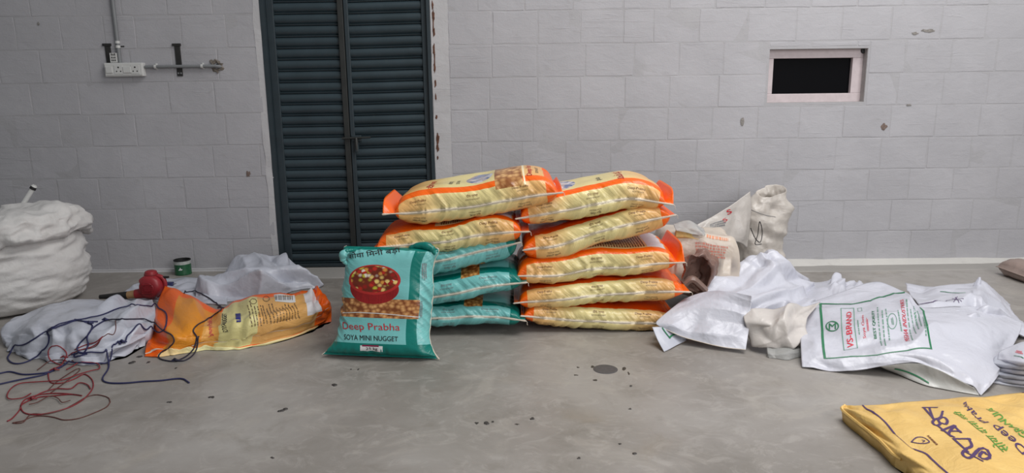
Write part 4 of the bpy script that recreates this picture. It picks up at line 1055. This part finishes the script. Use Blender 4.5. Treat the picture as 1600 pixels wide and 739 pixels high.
# yellow sack
k = NT('yellow_woven_sack'); g = k.geo(); n1 = k.noise(g, 6, 5, .6, .5)
M_YEL = k.done(k.ramp(n1, [(.3, lin((214, 174, 98))), (.7, lin((226, 190, 116)))]), .42, k.bump(k.math('ADD', k.noise(g, 14, 5, .6, .8), k.math('MULTIPLY', k.noise(g, 70, 3), .15)), .35, .02), .5)
root = thing('yellow_sack', onZ(1560, 690, 0), 'yellow sack with purple and green lettering lying nearest the camera', 'sack')
o, sy = patch('sack_body', [
 [(1320, 634, .05), (1350, 633, .065), (1440, 626, .07), (1530, 619, .07), (1620, 611, .065), (1740, 603, .05)],
 [(1316, 641, .045), (1362, 645, .08), (1450, 645, .085), (1555, 641, .085), (1660, 636, .08), (1800, 630, .05)],
 [(1345, 665, .045), (1400, 674, .08), (1500, 679, .088), (1620, 680, .088), (1750, 680, .08), (1890, 675, .05)],
 [(1395, 705, .045), (1450, 718, .08), (1560, 730, .088), (1700, 736, .088), (1850, 738, .08), (2000, 732, .05)],
 [(1450, 752, .045), (1515, 770, .08), (1640, 795, .085), (1800, 806, .085), (1960, 810, .08), (2120, 800, .05)],
 [(1480, 785, .04), (1560, 815, .05), (1690, 845, .06), (1850, 860, .06), (2010, 865, .05), (2180, 850, .04)]], M_YEL, root, (120, 90), .10, (4, 12), 91, .006, floor=True)
p_ = Print(sy)
p_.curve([(1347, 632.5), (1353, 638.5), (1362, 643), (1372, 650), (1385, 662), (1397, 677)], .011, 30).curve([(1398, 678), (1408, 687), (1422, 699), (1430, 703)], .004, 14).curve([(1430, 703), (1446, 709), (1456, 718), (1468, 729), (1482, 741)], .011, 24)
p_.curve([(1593, 609), (1600, 613), (1610, 618)], .010, 8)
# large hand-drawn letters, read from the lower right towards the upper left
for st in ([(1442, 637), (1464, 637)], [(1452, 637), (1457, 652), (1459, 655)], [(1444, 638), (1460, 656)],
           [(1473, 643), (1470, 652), (1462, 655), (1457, 660), (1462, 665), (1469, 663), (1466, 657)], [(1466, 656), (1474, 652), (1480, 657), (1478, 663), (1470, 661)],
           [(1466, 666), (1486, 682)], [(1472, 673), (1492, 665), (1485, 673), (1483, 679), (1490, 683)], [(1492, 667), (1501, 676)], [(1486, 674), (1500, 674)],
           [(1490, 686), (1512, 706)], [(1491, 686), (1515, 686)], [(1514, 686), (1518, 697), (1508, 702)],
           [(1510, 702), (1504, 708), (1508, 714), (1517, 715), (1530, 702)], [(1506, 705), (1534, 720)], [(1520, 712), (1530, 702), (1541, 702), (1547, 714), (1538, 718), (1530, 713), (1536, 706), (1541, 710)]):
    p_.curve(st, .0085, 14)
p_.curve([(1424, 691), (1432, 684), (1443, 684), (1452, 690), (1447, 693), (1436, 693), (1424, 691)], .004, 20).curve([(1441, 688), (1445, 689), (1442, 691)], .003, 8)
p_.text_q('Deep Prabha', [(1612, 706), (1512, 627), (1502, 630), (1598, 711)], .01)
p_.build('purple_lettering', INK['purple'], root)
Print(sy).text_q('सोया दाना बड़ी', [(1584, 703), (1502, 643), (1488, 643), (1562, 708)], .012).text_q('GRANULES', [(1610, 684), (1550, 637), (1540, 639), (1598, 686)], .03).build('green_lettering', INK['leafgreen'], root)
Print(sy).words([(1466, 695), (1449, 678), (1446, 679), (1463, 696)], 3, 1, 0).build('small_print', INK['brown'], root)
hm = [p for p in sy.at(np.full(40, .004), np.linspace(.35, 1, 40), .001)]
MB().tube(hm, .006, 6).build('hem', M_YEL, root, True)

# ================================================================== BEHIND THE ORANGE COLUMN
def rings(name, R, mat, parent, n=48, crump=.01, seed=0, smooth=True, freq=9):
    """loft of rings: (centre, a-vector, b-vector)"""
    V = []; th = np.linspace(0, 2 * math.pi, n, endpoint=False)
    Cs = crom(np.array([np.concatenate([c, a, b]) for c, a, b in R]), len(R) * 7)
    for i, q in enumerate(Cs):
        c, a, b = q[:3], q[3:6], q[6:]
        p = c + np.outer(np.cos(th), a) + np.outer(np.sin(th), b)
        dr = (p - c); l = np.maximum(np.linalg.norm(dr, axis=1, keepdims=True), 1e-6)
        d = crump * (fbm(p[:, 0] * freq, p[:, 1] * freq, p[:, 2] * freq, seed, 3) + crumple(p[:, 0] + p[:, 1] * .7, p[:, 2], seed, .9 * crump * 30, 5, 14, 5) / max(crump, 1e-4) * .35)
        V += list(p + dr / l * d[:, None])
    m = len(Cs)
    F = [(i * n + k_, i * n + (k_ + 1) % n, (i + 1) * n + (k_ + 1) % n, (i + 1) * n + k_) for i in range(m - 1) for k_ in range(n)]
    F += [tuple(range(n))[::-1], tuple((m - 1) * n + k_ for k_ in range(n))]
    V = np.array(V); V[:, 2] = np.maximum(V[:, 2], .002)
    me = mesh_from(name, V, F, None, smooth); o = link(name, me, mat, parent); SUPPORT.append(o); return o
A = lambda *v: np.array(v, float)
# tall dirty sack
YT = -.3
root = thing('tall_sack', onY(1190, 412, YT), 'tall dirty white sack standing open-mouthed against the wall', 'sack')
root.location.z = 0
def ringpx(xl, xr, py, Y, dep, tip=0.0):
    l, r = onY(xl, py, Y), onY(xr, py, Y); return ((l + r) / 2, (r - l) / 2 + A(0, 0, tip), A(0, dep, 0))
R = []
z0 = onY(1190, 424, YT)
R.append(ringpx(1150, 1222, 421, YT, .07)); R.append(ringpx(1146, 1226, 405, YT, .09)); R.append(ringpx(1149, 1226, 375, YT, .09)); R.append(ringpx(1155, 1227, 345, YT, .08))
R.append(ringpx(1166, 1228, 320, YT, .08))
c, a, b = ringpx(1176, 1229, 302, YT, .075, .012); R.append((c, a, b + A(0, 0, .03)))
c, a, b = ringpx(1180, 1229, 297, YT, .075, .015); R.append((c, a * .97, (b + A(0, 0, .035)) * .95))
c, a, b = ringpx(1182, 1227, 306, YT, .07, .012); R.append((c, a * .88, (b + A(0, 0, .03)) * .88))
c, a, b = ringpx(1180, 1226, 325, YT, .06); R.append((c, a * .7, b * .7))
tall_ = rings('sack_body', R, M_DIRTY, root, 90, .024, 101)
tb_ = BVHTree.FromPolygons([v.co[:] for v in tall_.data.vertices], [p.vertices[:] for p in tall_.data.polygons])
def on_tall(px, py):
    h_ = tb_.ray_cast(Vector(CAM), Vector(ray(px, py)).normalized()); return np.array(h_[0]) + h_[1].normalized() * (.001 if h_[1].y < 0 else -.001) if h_[0] is not None else onY(px, py, YT - .08)
o, sl = patch('printed_flap', [
 [(1086, 353, -.52), (1115, 337, -.47), (1145, 319, -.42), (1172, 299, -.37)],
 [(1098, 362, -.56), (1126, 354, -.51), (1150, 346, -.44), (1174, 330, -.39)],
 [(1112, 376, -.60), (1132, 376, -.54), (1152, 378, -.47), (1168, 388, -.42)]], m_sack('grey_flap', (186, 180, 174), dirt=(170, 160, 150)), root, (50, 40), .14, (5, 13), 102, .004, .003)
Print(sl, .003).text_q('S', [(1137, 336), (1144, 332), (1141, 326), (1134, 329)], .03).text_q('S', [(1131, 348), (1137, 344), (1134, 340), (1128, 343)], .0).build('red_lettering', INK['red'], root)
Print(sl, .003).words([(1108, 358), (1136, 352), (1132, 342), (1110, 350)], 3, 3).build('grey_print', INK['grey'], root)
pt_ = [on_tall(*c) for c in crom(np.array(((1173, 356), (1180, 372), (1188, 378), (1191, 362), (1187, 346), (1184, 366), (1180, 381), (1190, 381)), float), 60)]
MB().tube(pt_, .0022, 5).build('black_scribble', INK['black'], root, True)
pt_ = [on_tall(*c) for c in crom(np.array(((1170, 326), (1182, 331), (1196, 336), (1212, 339)), float), 40)]
MB().tube(pt_, .0016, 5).build('stitched_line', INK['grey'], root, True)
# cream woven sack with red print
root = thing('rice_sack', onY(1105, 450, -.85), 'cream woven sack with red print wedged behind the orange column', 'sack')
root.location.z = 0
Yc = -1.02
pts = np.array([onY(1036, 412, Yc), onY(1075, 413, Yc), onY(1115, 414, Yc), onY(1156, 416, Yc)]) + A(0, .16, 0)
zc_ = pts[:, 2].mean()
body, sc_, scd, ed = pillow(pts, (0, 1, 0), (0, 0, 1), .34, .17, min(.18, zc_ - .004), root, M_CREAM, NU=90, NV=50, se=(1, 1), seed=33, pe=(9, .3), pt=(8, .26), waist=.0, wr=.002)
Print(sc_).words([(1085, 402), (1140, 408), (1138, 384), (1084, 377)], 7, 5).build('red_print', m_ink('ink_faded_red', (196, 128, 112)), root)
Print(sc_).text_q('RICE', [(1104, 369), (1140, 376), (1139, 370), (1104, 363)], .03).build('orange_print', m_ink('ink_faded_orange', (206, 128, 84)), root) if False else Print(sc_).words([(1102, 370), (1143, 377), (1142, 371), (1102, 364)], 9, 1).build('orange_print', m_ink('ink_faded_orange', (206, 128, 84)), root)
# clear pouch of yellow stuff
root = thing('plastic_pouch', onY(1075, 362, -.98), 'clear plastic pouch with yellow contents beside the raised orange flap', 'pouch')
patch('yellow_contents', [[(1056, 357, -.97), (1070, 356, -.97), (1090, 366, -.97)], [(1056, 368, -1.02), (1072, 370, -1.02), (1092, 374, -1.02)]], plain('yellow_contents', (222, 190, 120), .5, .15, 60), root, (24, 16), .2, (8, 18), 103, .004, .02)
patch('film', [[(1052, 349, -.95), (1076, 345, -.95), (1100, 356, -.95)], [(1054, 356, -1.03), (1078, 354, -1.03), (1102, 364, -1.03)], [(1056, 362, -1.05), (1080, 364, -1.05), (1100, 370, -1.05)]], M_CLEAR, root, (30, 20), .4, (8, 18), 104, .006, .002)
# brown sack with open mouth
M_BROWN = m_sack('brown_sack', (128, 100, 90), dirt=(90, 66, 58)); 
root = thing('brown_sack', onY(1090, 462, -1.0), 'brown crumpled sack with its dark mouth gaping beside the orange column', 'sack'); root.location.z = 0
mc = onY(1087, 427, -1.22); ra = A(.082, .03, 0); rb = A(0, -.02, .105)
ctr = lambda dx, dy, dz, f: (mc + A(dx, dy, dz), ra * f, rb * f)
R = [ctr(.03, .10, -.02, .1), ctr(.02, .09, -.01, .55), ctr(.01, .04, 0, .82), ctr(0, 0, 0, .98), ctr(.006, .0, 0, 1.07), ctr(.02, .05, -.005, 1.12), ctr(.05, .12, -.02, 1.15), ctr(.09, .2, -.04, .9), ctr(.10, .22, -.05, .2)]
rings('sack_body', R, M_BROWN, root, 56, .020, 105, freq=18)
MB().tube(crom([mc + A(-.06, .0, -.06), mc + A(-.02, -.005, -.03), mc + A(.03, .01, -.07), mc + A(.06, .03, -.1)], 16), [.02] * 16, 8).build('inner_fold', m_sack('brown_fold', (140, 116, 106)), root, True)
# brown sack at the edge of the picture
root = thing('brown_sack', onZ(1625, 432, 0), 'dull brown sack lying by the wall at the far edge', 'sack')
pts = np.array([onZ(1577, 424, .05), onZ(1610, 423, .06), onZ(1660, 422, .06), onZ(1710, 421, .05)])
pillow(pts, (0, 1, 0), (0, 0, 1), .26, .055, .055, root, m_sack('dull_brown_sack', (150, 132, 124)), NU=60, NV=30, seed=35, lump=.012)

# ================================================================== LEFT SIDE
# big stuffed sack
cx = onY(6, 440, -.76)[0]; cy = -.76; Rr = .425
root = thing('stuffed_sack', (cx, cy, 0), 'large bulging white sack with rolled-down top at the edge of the wall', 'sack')
th = np.linspace(0, 2 * math.pi, 140, endpoint=False)
prof = [(.05, .003), (.55, .003), (.80, .012), (.93, .06), (.985, .13), (1.0, .2), (.985, .28), (.96, .34), (.93, .375), (.95, .372), (1.02, .375), (1.06, .40), (1.06, .44), (1.01, .485), (.92, .52), (.78, .545), (.6, .55), (.42, .535), (.25, .53), (.05, .53)]
pr = crom(np.array(prof), 120); V = []
for i, (r, z) in enumerate(pr):
    s_ = i / 119; cuff = 1 if z > .365 and s_ > .42 else 0
    dz = .045 * np.sin(th * 1.0 + 2.2) + .018 * np.sin(th * 3 + 1) + .012 * np.sin(th * 7)
    w = np.clip((z - .2) / .17, 0, 1)
    X, Y = np.cos(th), np.sin(th)
    d = ((.014 * fbm(X * 2.2, Y * 2.2, z * 26, 110, 3) + .007 * (1 - 2 * np.abs(vn(X * 2.6, Y * 2.6, z * 48 + X * 3, 115)))) * np.clip(z / .05, 0, 1)) if not cuff else (.026 * fbm(X * 3.2, Y * 3.2, z * 9, 111, 4) + .016 * (1 - 2 * np.abs(vn(X * 5, Y * 5, z * 16, 112))) + .008 * (1 - 2 * np.abs(vn(X * 12, Y * 12, z * 30, 116))))
    rr = Rr * r * (1 + .04 * np.sin(th * 2 + .6)) + d
    zz = z + w * dz + (cuff * .016 * fbm(X * 4 * r, Y * 4 * r, 7.3, 113, 3)); zz = np.maximum(zz, .002)
    V.append(np.stack([cx + rr * X, cy + rr * Y, zz], 1))
n, m = 140, 120; V = np.vstack(V)
F = [(i * n + k_, i * n + (k_ + 1) % n, (i + 1) * n + (k_ + 1) % n, (i + 1) * n + k_) for i in range(m - 1) for k_ in range(n)] + [tuple(range(n))[::-1], tuple((m - 1) * n + k_ for k_ in range(n))]
M_STUFF = m_sack('stuffed_sack_cloth', (206, 204, 202), rough=.6, dirt=(172, 168, 164), bumps=.5, fine=.13)
o = link('sack_body', mesh_from('sack_body', V, F, None, True), M_STUFF, root); SUPPORT.append(o)
# pipe sticking out of it
p0, p1 = onY(34, 322, -.72), onY(51, 295, -.70)
root = thing('plastic_pipe', p0, 'short white pipe with a dark end poking out of the stuffed sack', 'pipe')
d = (p1 - p0)
MB().tube([p0 - d * .8, p0, p1], .014, 12).build('tube', M_IVORY, root, True)
MB().tube([p1 - d * .02, p1 + d * .12], [.0175, .0165], 12).build('dark_end', M_BLACK, root, True)
MB().tube([p1 + d * .12, p1 + d * .2], [.0165, .012], 12).build('end_rim', M_IVORY, root, True)

# paint can
k = NT('can_green'); g = k.geo(); n1 = k.noise(g, 60); M_CANG = k.done(k.ramp(n1, [(.3, lin((28, 78, 50))), (.7, lin((36, 92, 60)))]), .4)
pc = onZ(293, 424.5, 0); c = A(pc[0], -.085, 0); rc = .053; hc = .103
root = thing('paint_can', c, 'small green paint can standing open at the foot of the wall', 'can')
MB().lathe([(.001, .001), (rc, .001), (rc + .001, .005), (rc, .009), (rc, hc * .72)], c, 28).build('can_body', M_CANG, root, True)
MB().lathe([(rc, hc * .72), (rc + .0003, hc * .72), (rc + .0003, hc * .93), (rc, hc * .93)], c, 28).build('pale_band', plain('can_band', (168, 172, 168), .4, .2, 60), root, True)
MB().lathe([(rc, hc * .93), (rc + .002, hc * .95), (rc + .002, hc), (rc - .003, hc), (rc - .004, hc * .6), (.001, hc * .58)], c, 28).build('rim', M_BLACK, root, True)
lf = [(math.sin(a) , 0) for a in (0,)]
V = []
for (dx, dz) in ((-.014, -.006), (-.004, .004), (.002, .014), (.006, .004), (.016, 0), (.008, -.006)):
    a = dx / rc - .1 + math.radians(12); V.append((c[0] + (rc + .0012) * math.sin(a), c[1] - (rc + .0012) * math.cos(a), hc * .42 + dz))
MB().add(V, [(0, 1, 2, 3, 4, 5)]).build('leaf_mark', INK['white'], root)

# red blower
M_RED = plain('red_blower_plastic', (142, 34, 42), .42, .1, 20); M_TAN = plain('tan_collar', (150, 118, 84), .5, .15, 40)
b0 = onZ(236, 465, .02); px_m = 1 / 264.0
root = thing('leaf_blower', (b0[0], b0[1], .012), 'red handheld blower with black nozzle lying on the white sheet', 'blower')
def bp(px, py, dy=0.0): return onY(px, py, b0[1] + dy)
vc = bp(238, 447)
ss = []
V = []; n = 44
for (f, y) in ((.05, -.056), (.55, -.056), (.86, -.05), (1.0, -.036), (1.03, 0), (1.0, .036), (.86, .05), (.05, .052)):
    for i in range(n):
        t = i / n * 2 * math.pi; r = (.060 + .014 * ((t / (2 * math.pi)) % 1)) * f
        V.append((vc[0] + r * math.cos(t + 2.6), vc[1] + y, vc[2] + r * math.sin(t + 2.6)))
F = [(i * n + k_, i * n + (k_ + 1) % n, (i + 1) * n + (k_ + 1) % n, (i + 1) * n + k_) for i in range(7) for k_ in range(n)] + [tuple(range(n)), tuple(7 * n + k_ for k_ in range(n))[::-1]]
MB().add(V, F).build('fan_housing', M_RED, root, True)
MB().lathe([(.001, -.006), (.02, -.006), (.022, -.002), (.034, -.002), (.036, 0), (.036, .01)], (vc[0], vc[1] - .058, vc[2]), 24, 'Y').build('air_intake', plain('dark_red_intake', (128, 30, 38), .5), root, True)
for i in range(5): MB().box(vc[0] - .03, vc[0] + .03, vc[1] - .066, vc[1] - .058, vc[2] - .024 + i * .012 - .002, vc[2] - .024 + i * .012 + .002).build('intake_rib', M_RED, root)
o1, o2, o3, o4 = bp(226, 460), bp(212, 461, -.005), bp(200, 464, -.01), bp(156.5, 468.5, -.02)
for q_, zz in ((o1, .05), (o2, .045), (o3, .04), (o4, .034)): q_[2] = max(q_[2], zz)
MB().tube([bp(240, 458), o1, o2], [.038, .032, .027], 16).build('outlet', M_RED, root, True)
MB().tube([o2 - (o2 - o3) * -.05, o3], [.0255, .0225], 16).build('nozzle_collar', M_TAN, root, True)
MB().tube([o3, o3 * .35 + o4 * .65, o4], [.0235, .016, .0125], 16).build('nozzle', M_BLACK, root, True)
mt = bp(236, 430); MB().lathe([(.001, .03), (.02, .03), (.032, .024), (.036, .01), (.036, -.04)], mt, 20).build('motor_cap', M_RED, root, True)
MB().lathe([(.0365, .002), (.0385, .004), (.0385, .008), (.0365, .01)], mt, 20).build('motor_ring', plain('dark_red_ring', (120, 26, 34), .5), root, True)
hp_ = [bp(241, 431), bp(249, 431.5), bp(255.5, 436), bp(258, 446), bp(254, 457), bp(246, 462)]
MB().tube(crom(hp_, 26), .0125, 10).build('handle', M_RED, root, True)
MB().tube([bp(252, 440), bp(250, 445)], .006, 8).build('trigger', M_BLACK, root, True)
MB().box(*(lambda q_: (q_[0] - .018, q_[0] + .018, q_[1] - .008, q_[1] + .008, q_[2] - .006, q_[2] + .006))(bp(259, 433)), .003).build('switch_lock', M_BLACK, root)
pl_ = onZ(266, 446, .02)
root2 = thing('power_plug', (pl_[0], pl_[1], .01), 'dark blue plug lying beside the red blower handle', 'plug')
MB().box(pl_[0] - .025, pl_[0] + .02, pl_[1] - .015, pl_[1] + .015, .018, .042, .004).build('plug_body', plain('navy_plastic', (46, 50, 92), .4), root2)
for d_ in (-.006, .006): MB().tube([(pl_[0] + .02, pl_[1] + d_, .03), (pl_[0] + .037, pl_[1] + d_, .03)], .0022, 6).build('prong', M_PVC, root2)

# ================================================================== CORDS
trees = []
for so_ in SUPPORT + [floor]:
    me = so_.data; off = np.array(so_.matrix_world.translation) * 0
    trees.append(BVHTree.FromPolygons([v.co[:] for v in me.vertices], [p.vertices[:] for p in me.polygons]))
CV = Vector(CAM)
def hit(px, py):
    d = Vector(ray(px, py)).normalized(); best = None
    for t in trees:
        r_ = t.ray_cast(CV, d)
        if r_[0] is not None and (best is None or r_[3] < best[1]): best = (r_[0], r_[3])
    return np.array(best[0])
def drop(P):
    """height of the supporting surface under a point"""
    best = 0.0
    for t in trees:
        r_ = t.ray_cast(Vector((P[0], P[1], P[2] + .25)), Vector((0, 0, -1)))
        if r_[0] is not None: best = max(best, r_[0].z)
    return best
def cord(name, paths, r, mat, label, cat='cord', sc=3.078, org=(0, 440), lift=.0, knots=(), group=None):
    """each strand follows the floor and the sacks under it"""
    first = np.array(paths[0][0], float) / sc + np.array(org); h0_ = hit(*first)
    root = thing(name, (h0_[0], h0_[1], 0), label, cat, group)
    for pi, path in enumerate(paths):
        q = crom(np.array(path, float) / sc + np.array(org), len(path) * 9)
        P = np.array([hit(*c) for c in q])
        # smooth the line in plan and let it rest on what lies below
        for _ in range(2): P[1:-1, :2] = (P[:-2, :2] + 2 * P[1:-1, :2] + P[2:, :2]) / 4
        Z = np.array([drop(p) for p in P])
        Zs = Z.copy()
        for _ in range(10): Zs[1:-1] = np.maximum(Z[1:-1], (Zs[:-2] + Zs[2:]) / 2 * .6 + Zs[1:-1] * .4)
        P[:, 2] = Zs + r * 1.1 + lift * (pi % 3)
        MB().tube(P, r, 6).build('strand', mat, root, True)
    for kx, ky in knots:
        h_ = hit(kx / sc + org[0], ky / sc + org[1]); V = h_ + A(0, 0, r)
        MB().tube([V + A(-.018, 0, .002), V + A(-.006, .006, .008), V + A(.006, -.006, .008), V + A(.02, .002, .002)], [r * .9, r * 1.7, r * 1.7, r * .9], 7).build('knot', mat, root, True)
    return root
M_BLUE = plain('navy_cord', (36, 38, 80), .6, .25, 200); M_DKC = plain('dark_cord', (34, 32, 52), .6, .25, 200)
M_REDC = plain('maroon_cord', (128, 36, 44), .6, .3, 160); M_BRC = plain('brown_cord', (92, 52, 46), .6, .3, 160)
cord('blue_rope', [
 [(430, 205), (370, 190), (300, 215), (230, 245), (150, 290), (60, 345), (37, 370), (60, 395), (110, 395), (180, 365), (228, 310), (236, 270), (232, 240), (330, 195), (420, 180), (500, 160), (570, 132), (650, 118), (740, 125), (790, 145), (803, 180), (790, 235), (740, 265), (680, 300), (620, 312), (588, 293), (570, 340), (540, 385), (480, 400), (400, 396), (340, 395), (300, 410), (250, 435), (200, 455), (100, 475), (0, 497), (-60, 510)],
 [(910, 490), (870, 470), (770, 480), (690, 484), (600, 492), (520, 490), (493, 470), (520, 425), (522, 390), (500, 350), (430, 345), (370, 352), (345, 358), (380, 350), (420, 352)],
 [(430, 205), (445, 218), (425, 260), (385, 300), (372, 330), (400, 352), (425, 310), (420, 270), (450, 225), (505, 190)],
 [(-40, 452), (0, 445), (50, 437), (110, 450), (180, 447), (240, 437), (300, 412)],
 [(360, 185), (410, 195), (470, 196)],
 [(360, 345), (362, 370), (420, 350)]], .0036, M_BLUE, 'navy blue cord looped over the flat white sack and across the floor', knots=[(430, 206), (508, 190), (590, 296)])
cord('dark_rope', [
 [(505, 190), (600, 185), (690, 185), (740, 205), (785, 240), (825, 260), (838, 290), (815, 320), (775, 345), (765, 370), (800, 383), (845, 385), (900, 360), (950, 312), (947, 270), (930, 238), (955, 208), (1000, 185), (1035, 160), (1065, 135), (1046, 115), (1020, 92), (985, 70), (940, 52), (905, 52), (886, 58)],
 [(845, 385), (890, 382), (930, 355), (960, 310), (950, 290)]], .0034, M_DKC, 'dark cord trailing across the emptied orange sack', knots=[(845, 385), (1062, 132)])
cord('red_rope', [
 [(35, 675), (60, 660), (95, 620), (104, 590), (130, 565), (200, 545), (280, 540), (350, 545), (395, 552), (340, 545), (260, 552), (180, 560), (120, 585), (100, 605), (120, 635), (180, 643), (260, 630), (340, 605), (400, 570), (438, 530), (449, 500), (440, 470), (405, 448), (360, 470), (300, 490), (250, 490), (234, 465), (240, 430), (300, 402), (322, 352), (290, 316), (250, 315), (233, 340), (242, 380), (290, 402), (320, 385)],
 [(140, 575), (200, 540), (270, 520), (340, 520), (380, 492), (420, 500), (436, 520)],
 [(320, 430), (380, 400), (440, 396), (474, 405), (478, 425), (440, 435), (370, 455), (300, 480), (200, 488), (100, 496), (55, 520), (35, 555), (50, 572), (110, 566), (150, 545)],
 [(360, 330), (420, 305), (500, 300), (430, 320), (380, 335), (330, 360)]], .0026, M_REDC, 'tangled dark red cord in loops on the concrete floor', lift=.002, knots=[(310, 370), (265, 430), (155, 570)])
cord('brown_rope', [
 [(530, 582), (520, 560), (470, 547), (420, 556), (350, 595), (300, 620), (220, 640), (150, 640), (110, 680), (60, 682), (110, 672), (150, 655), (200, 648), (260, 655), (310, 668), (380, 660), (450, 635), (510, 607), (530, 582)],
 [(245, 540), (300, 500), (350, 460), (385, 430), (370, 425), (320, 455), (270, 490), (230, 530)],
 [(140, 600), (180, 590), (240, 560), (280, 570), (300, 590), (340, 580)],
 [(555, 190), (557, 230), (540, 270), (500, 300), (440, 322), (390, 330)],
 [(180, 430), (250, 385), (320, 390), (360, 400)]], .0021, M_BRC, 'thin brown cord in wide loops nearest the camera among the red cord', lift=.003)

# ================================================================== STAINS AND DEBRIS ON THE FLOOR
M_GREASE = plain('dark_grease', (58, 54, 52), .5, .3, 60); M_DISC = plain('dark_grey_disc', (78, 76, 78), .55, .15, 80)
pd = onZ(946, 577, 0); MB().lathe([(.054, .0003), (.052, .0014), (.044, .0018), (.001, .0018)], pd, 30).build('round_stain', M_DISC, floor, True)
for i, (px, py, a_, b_) in enumerate([(903, 574, 5, 2), (926, 573, 6, 3), (930, 594, 8, 2), (900, 586, 7, 1.5), (975, 576, 7, 5), (982, 583, 3, 4), (560, 577, 3, 2), (770, 659, 4, 1.5), (808, 663, 6, 1.2), (745, 661, 6, 2), (218, 557, 10, 3), (232, 566, 6, 3), (275, 575, 4, 2)]):
    p = onZ(px, py, 0); blob('dark_fleck', p, a_ * .0014, b_ * .005, M_GREASE, floor, 'floor', 200 + i, .0008)
labs = {0: 'black crumb on the floor below the leaning teal sack', 1: 'black clump with a tail on the floor near the red cord', 2: 'black crumb by the bottom middle of the floor', 3: 'dark flake beside the lower corner of the emptied orange sack'}
for i, (px, py, s_) in enumerate([(523, 602, .02), (441, 641, .022), (758, 661, .016), (208, 567, .026), (832, 654, .013), (985, 603, .011), (984, 639, .008), (331, 621, .016), (968, 694, .009), (992, 708, .012), (905, 716, .009), (426, 715, .009), (190, 422.5, .012), (202, 423, .012), (207, 424, .010), (236, 419.5, .012), (548, 577, .006), (265, 628, .012)]):
    p = onZ(px, py, 0); rs = np.random.default_rng(300 + i)
    mb = MB()
    for j in range(4):
        c_ = p + A(rs.uniform(-.5, .5) * s_, rs.uniform(-.5, .5) * s_, 0); r_ = s_ * rs.uniform(.3, .55)
        mb.lathe([(r_ * f * 1.0, h_ * s_) for f, h_ in ((1, .02), (.9, .10), (.5, .18), (.05, .2))], (c_[0], c_[1], 0.0002), 7)
    near = ['below the leaning teal sack', 'left of the leaning teal sack toward the camera', 'in the middle of the front floor', 'beside the lower corner of the emptied orange sack', 'in the front floor, right of the middle crumb', 'just below the round dark stain',
            'a little further below the round dark stain', 'right of the red cord loops', 'in the brownish floor patch, upper', 'in the brownish floor patch, largest', 'in the brownish floor patch, nearest the middle', 'at the bottom edge left of the middle',
            'first from the stuffed sack along the wall foot', 'second from the stuffed sack along the wall foot', 'third from the stuffed sack along the wall foot', 'fourth from the stuffed sack, nearest the paint can', 'just under the leaning teal sack', 'between the red cord and the front floor crumbs'][i]
    tag(mb.build('debris_crumb', M_GREASE, None, True), 'dark crumb of dirt on the floor, ' + near, 'debris', 'crumbs of dirt on the floor')
